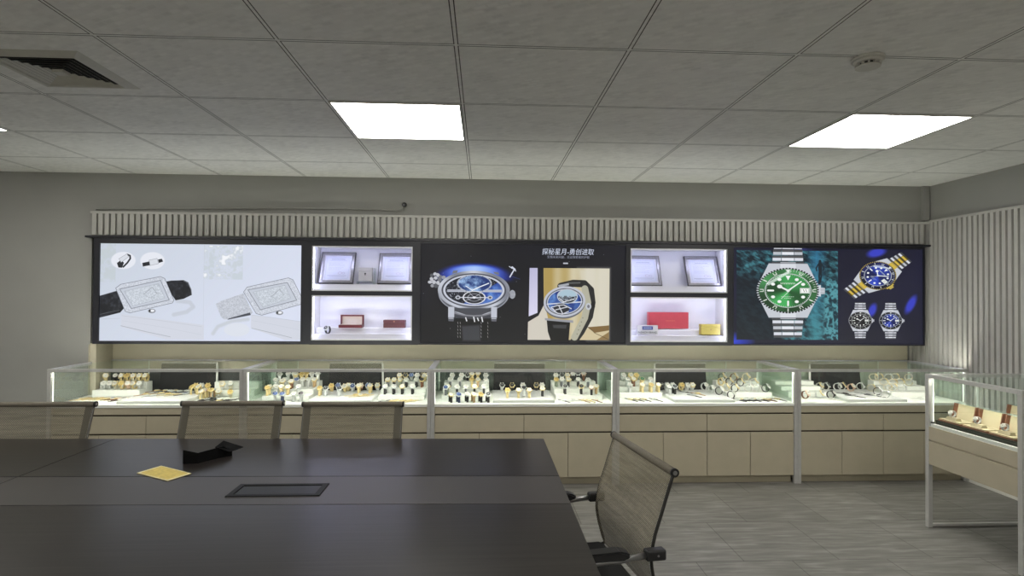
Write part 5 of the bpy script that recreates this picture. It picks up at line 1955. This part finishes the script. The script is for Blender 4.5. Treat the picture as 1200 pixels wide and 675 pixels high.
def make_chair(label, band, frame):
    t = empty('office_chair')
    tag(t, label, 'chair', 'mesh-backed office chairs round the table')
    hw = .283
    zs = [.915 - i * .0245 for i in range(21)]
    b = MB()
    xs = [-hw + 2 * hw * i / 12 for i in range(13)]
    rows = [[b.b.verts.new((x, prof(z) + .018 * (1 - (x / hw) ** 2) * min(1, (.93 - z) / .15), z)) for x in xs] for z in zs]
    for r, q in zip(rows, rows[1:]):
        for i in range(12):
            f = b.b.faces.new((r[i], r[i + 1], q[i + 1], q[i]))
            f.smooth = True
    bk = b.build('backrest', m_mesh, t)
    for s in (-1, 1):                              # dark woven edge bands on the front face
        if band:
            b = MB()
            w0, w1 = s * hw, s * (hw - .038)
            R_ = [[b.b.verts.new((x, prof(z) - .003 + .018 * (1 - (x / hw) ** 2) * min(1, (.93 - z) / .15), z)) for x in (w0, w1)] for z in zs]
            for r, q in zip(R_, R_[1:]):
                b.b.faces.new((r[0], r[1], q[1], q[0]))
            b.build('edge_band', m_bord, bk)
        b = MB()
        b.tube([(s * (hw + .004), prof(z) + .006, z) for z in zs] + [(s * (hw - .01), .16, .405), (s * (hw - .03), .02, .395)], .0065, 8)
        b.build('side_frame', frame, t)
    b = MB()
    b.tube([(-hw - .008, .290, .921), (hw + .008, .290, .921)], .0155, 14)
    br = b.build('top_bar', m_bar, t)
    for s in (-1, 1):
        MB().disc((s * (hw + .012), .290, .921), (1, 0, 0), .0165, .010, 16).build('end_cap', m_blk, br)
    MB().disc((hw + .0175, .290, .921), (1, 0, 0), .0085, .0015, 14).build('cap_disc', m_chr, br)
    # arms
    for s in (-1, 1):
        x = s * (hw + .024)
        b = MB()
        b.tube([(x, .20, .634), (x, .06, .622), (x, -.12, .622), (x, -.20, .615), (x, -.235, .585), (x, -.225, .52), (x * .93, -.16, .43), (x * .80, -.06, .405)], .0115, 10)
        ar = b.build('armrest', m_chr, t)
        b = MB()
        y0 = .095
        P = [(y0, .655), (y0 + .010, .647), (y0 + .006, .636), (y0 - .02, .632), (-.17, .632), (-.185, .64), (-.18, .652), (-.16, .660), (y0 - .03, .664)]
        b.prism([(x - .027, y, z) for y, z in P], (.054, 0, 0))
        bmesh.ops.bevel(b.b, geom=list(b.b.edges), offset=.006, segments=2, affect='EDGES')
        b.build('arm_pad', m_blk, ar)
        b = MB()
        b.box(x - .020, x + .018, .168, .245, .614, .654, bev=.007)
        b.build('arm_bracket', m_blk, ar)
        MB().disc((x + s * .0185, .212, .634), (1, 0, 0), .004, .003, 10).build('bolt', m_chr, ar)
    # seat
    b = MB()
    b.box(-.245, .245, -.26, .215, .398, .462, bev=.028)
    b.build('seat', m_seat, t)
    b = MB()
    b.box(-.12, .12, -.10, .10, .362, .396, bev=.006)
    b.build('seat_plate', m_blk, t)
    b = MB()
    b.tube([(0, 0, .36), (0, 0, .24)], .026, 14)
    b.tube([(0, 0, .245), (0, 0, .09)], .036, 14)
    b.build('gas_lift', m_blk, t)
    for k in range(5):
        an = PI / 2 + k * 2 * PI / 5
        cx_, sy = math.cos(an), math.sin(an)
        b = MB()
        b.tube([(cx_ * .03, sy * .03, .112), (cx_ * .16, sy * .16, .096), (cx_ * .295, sy * .295, .074)], [.027, .022, .015], 8)
        lg = b.build('base_leg', m_chr, t)
        px, py = cx_ * .288, sy * .288
        b = MB()
        for q in (-.013, .013):
            b.disc((px - sy * q, py + cx_ * q, .026), (-sy, cx_, 0), .026, .017, 14)
        b.tube([(px, py, .026), (px, py, .064)], .006, 6)
        b.build('caster', m_blk, lg)
    return t


m_frd = mat('chair_frame_dark', (46, 45, 43), .4, metal=.3)
ch = make_chair('mesh-backed office chair at the right end of the dark table', False, m_frd)
ch2 = None
ch.location, ch.rotation_euler = (.379, 2.351, 0), (0, 0, math.radians(-80.9))
for (x, y, rz, lab) in ((-2.562, 3.205, .010, 'mesh-backed office chair behind the table at the left edge'),
                        (-1.484, 3.218, .004, 'mesh-backed office chair behind the black folded card'),
                        (-.770, 3.180, -.004, 'mesh-backed office chair behind the table, next to the middle display case')):
    c_ = ch2 = copy_tree(ch2) if ch2 else make_chair(lab, True, m_frm)
    c_.location, c_.rotation_euler, c_['label'] = (x, y, 0), (0, 0, rz), lab

# ==================================================================== VIEW
wd = bpy.data.worlds.new('room_dark')
SC.world = wd
wd.use_nodes = True
wd.node_tree.nodes['Background'].inputs[0].default_value = (.5, .52, .55, 1)
wd.node_tree.nodes['Background'].inputs[1].default_value = 0.02
vs = SC.view_settings
SC.display_settings.display_device = 'sRGB'
vs.view_transform = 'Standard'
vs.look = 'None'
vs.exposure = EXPO
vs.gamma = 1.0
vs.use_curve_mapping = False
cy_ = SC.cycles
cy_.use_denoising = True
cy_.max_bounces = 10
cy_.transparent_max_bounces = 24
cy_.caustics_reflective = False
cy_.caustics_refractive = False
cy_.sample_clamp_indirect = 4.0
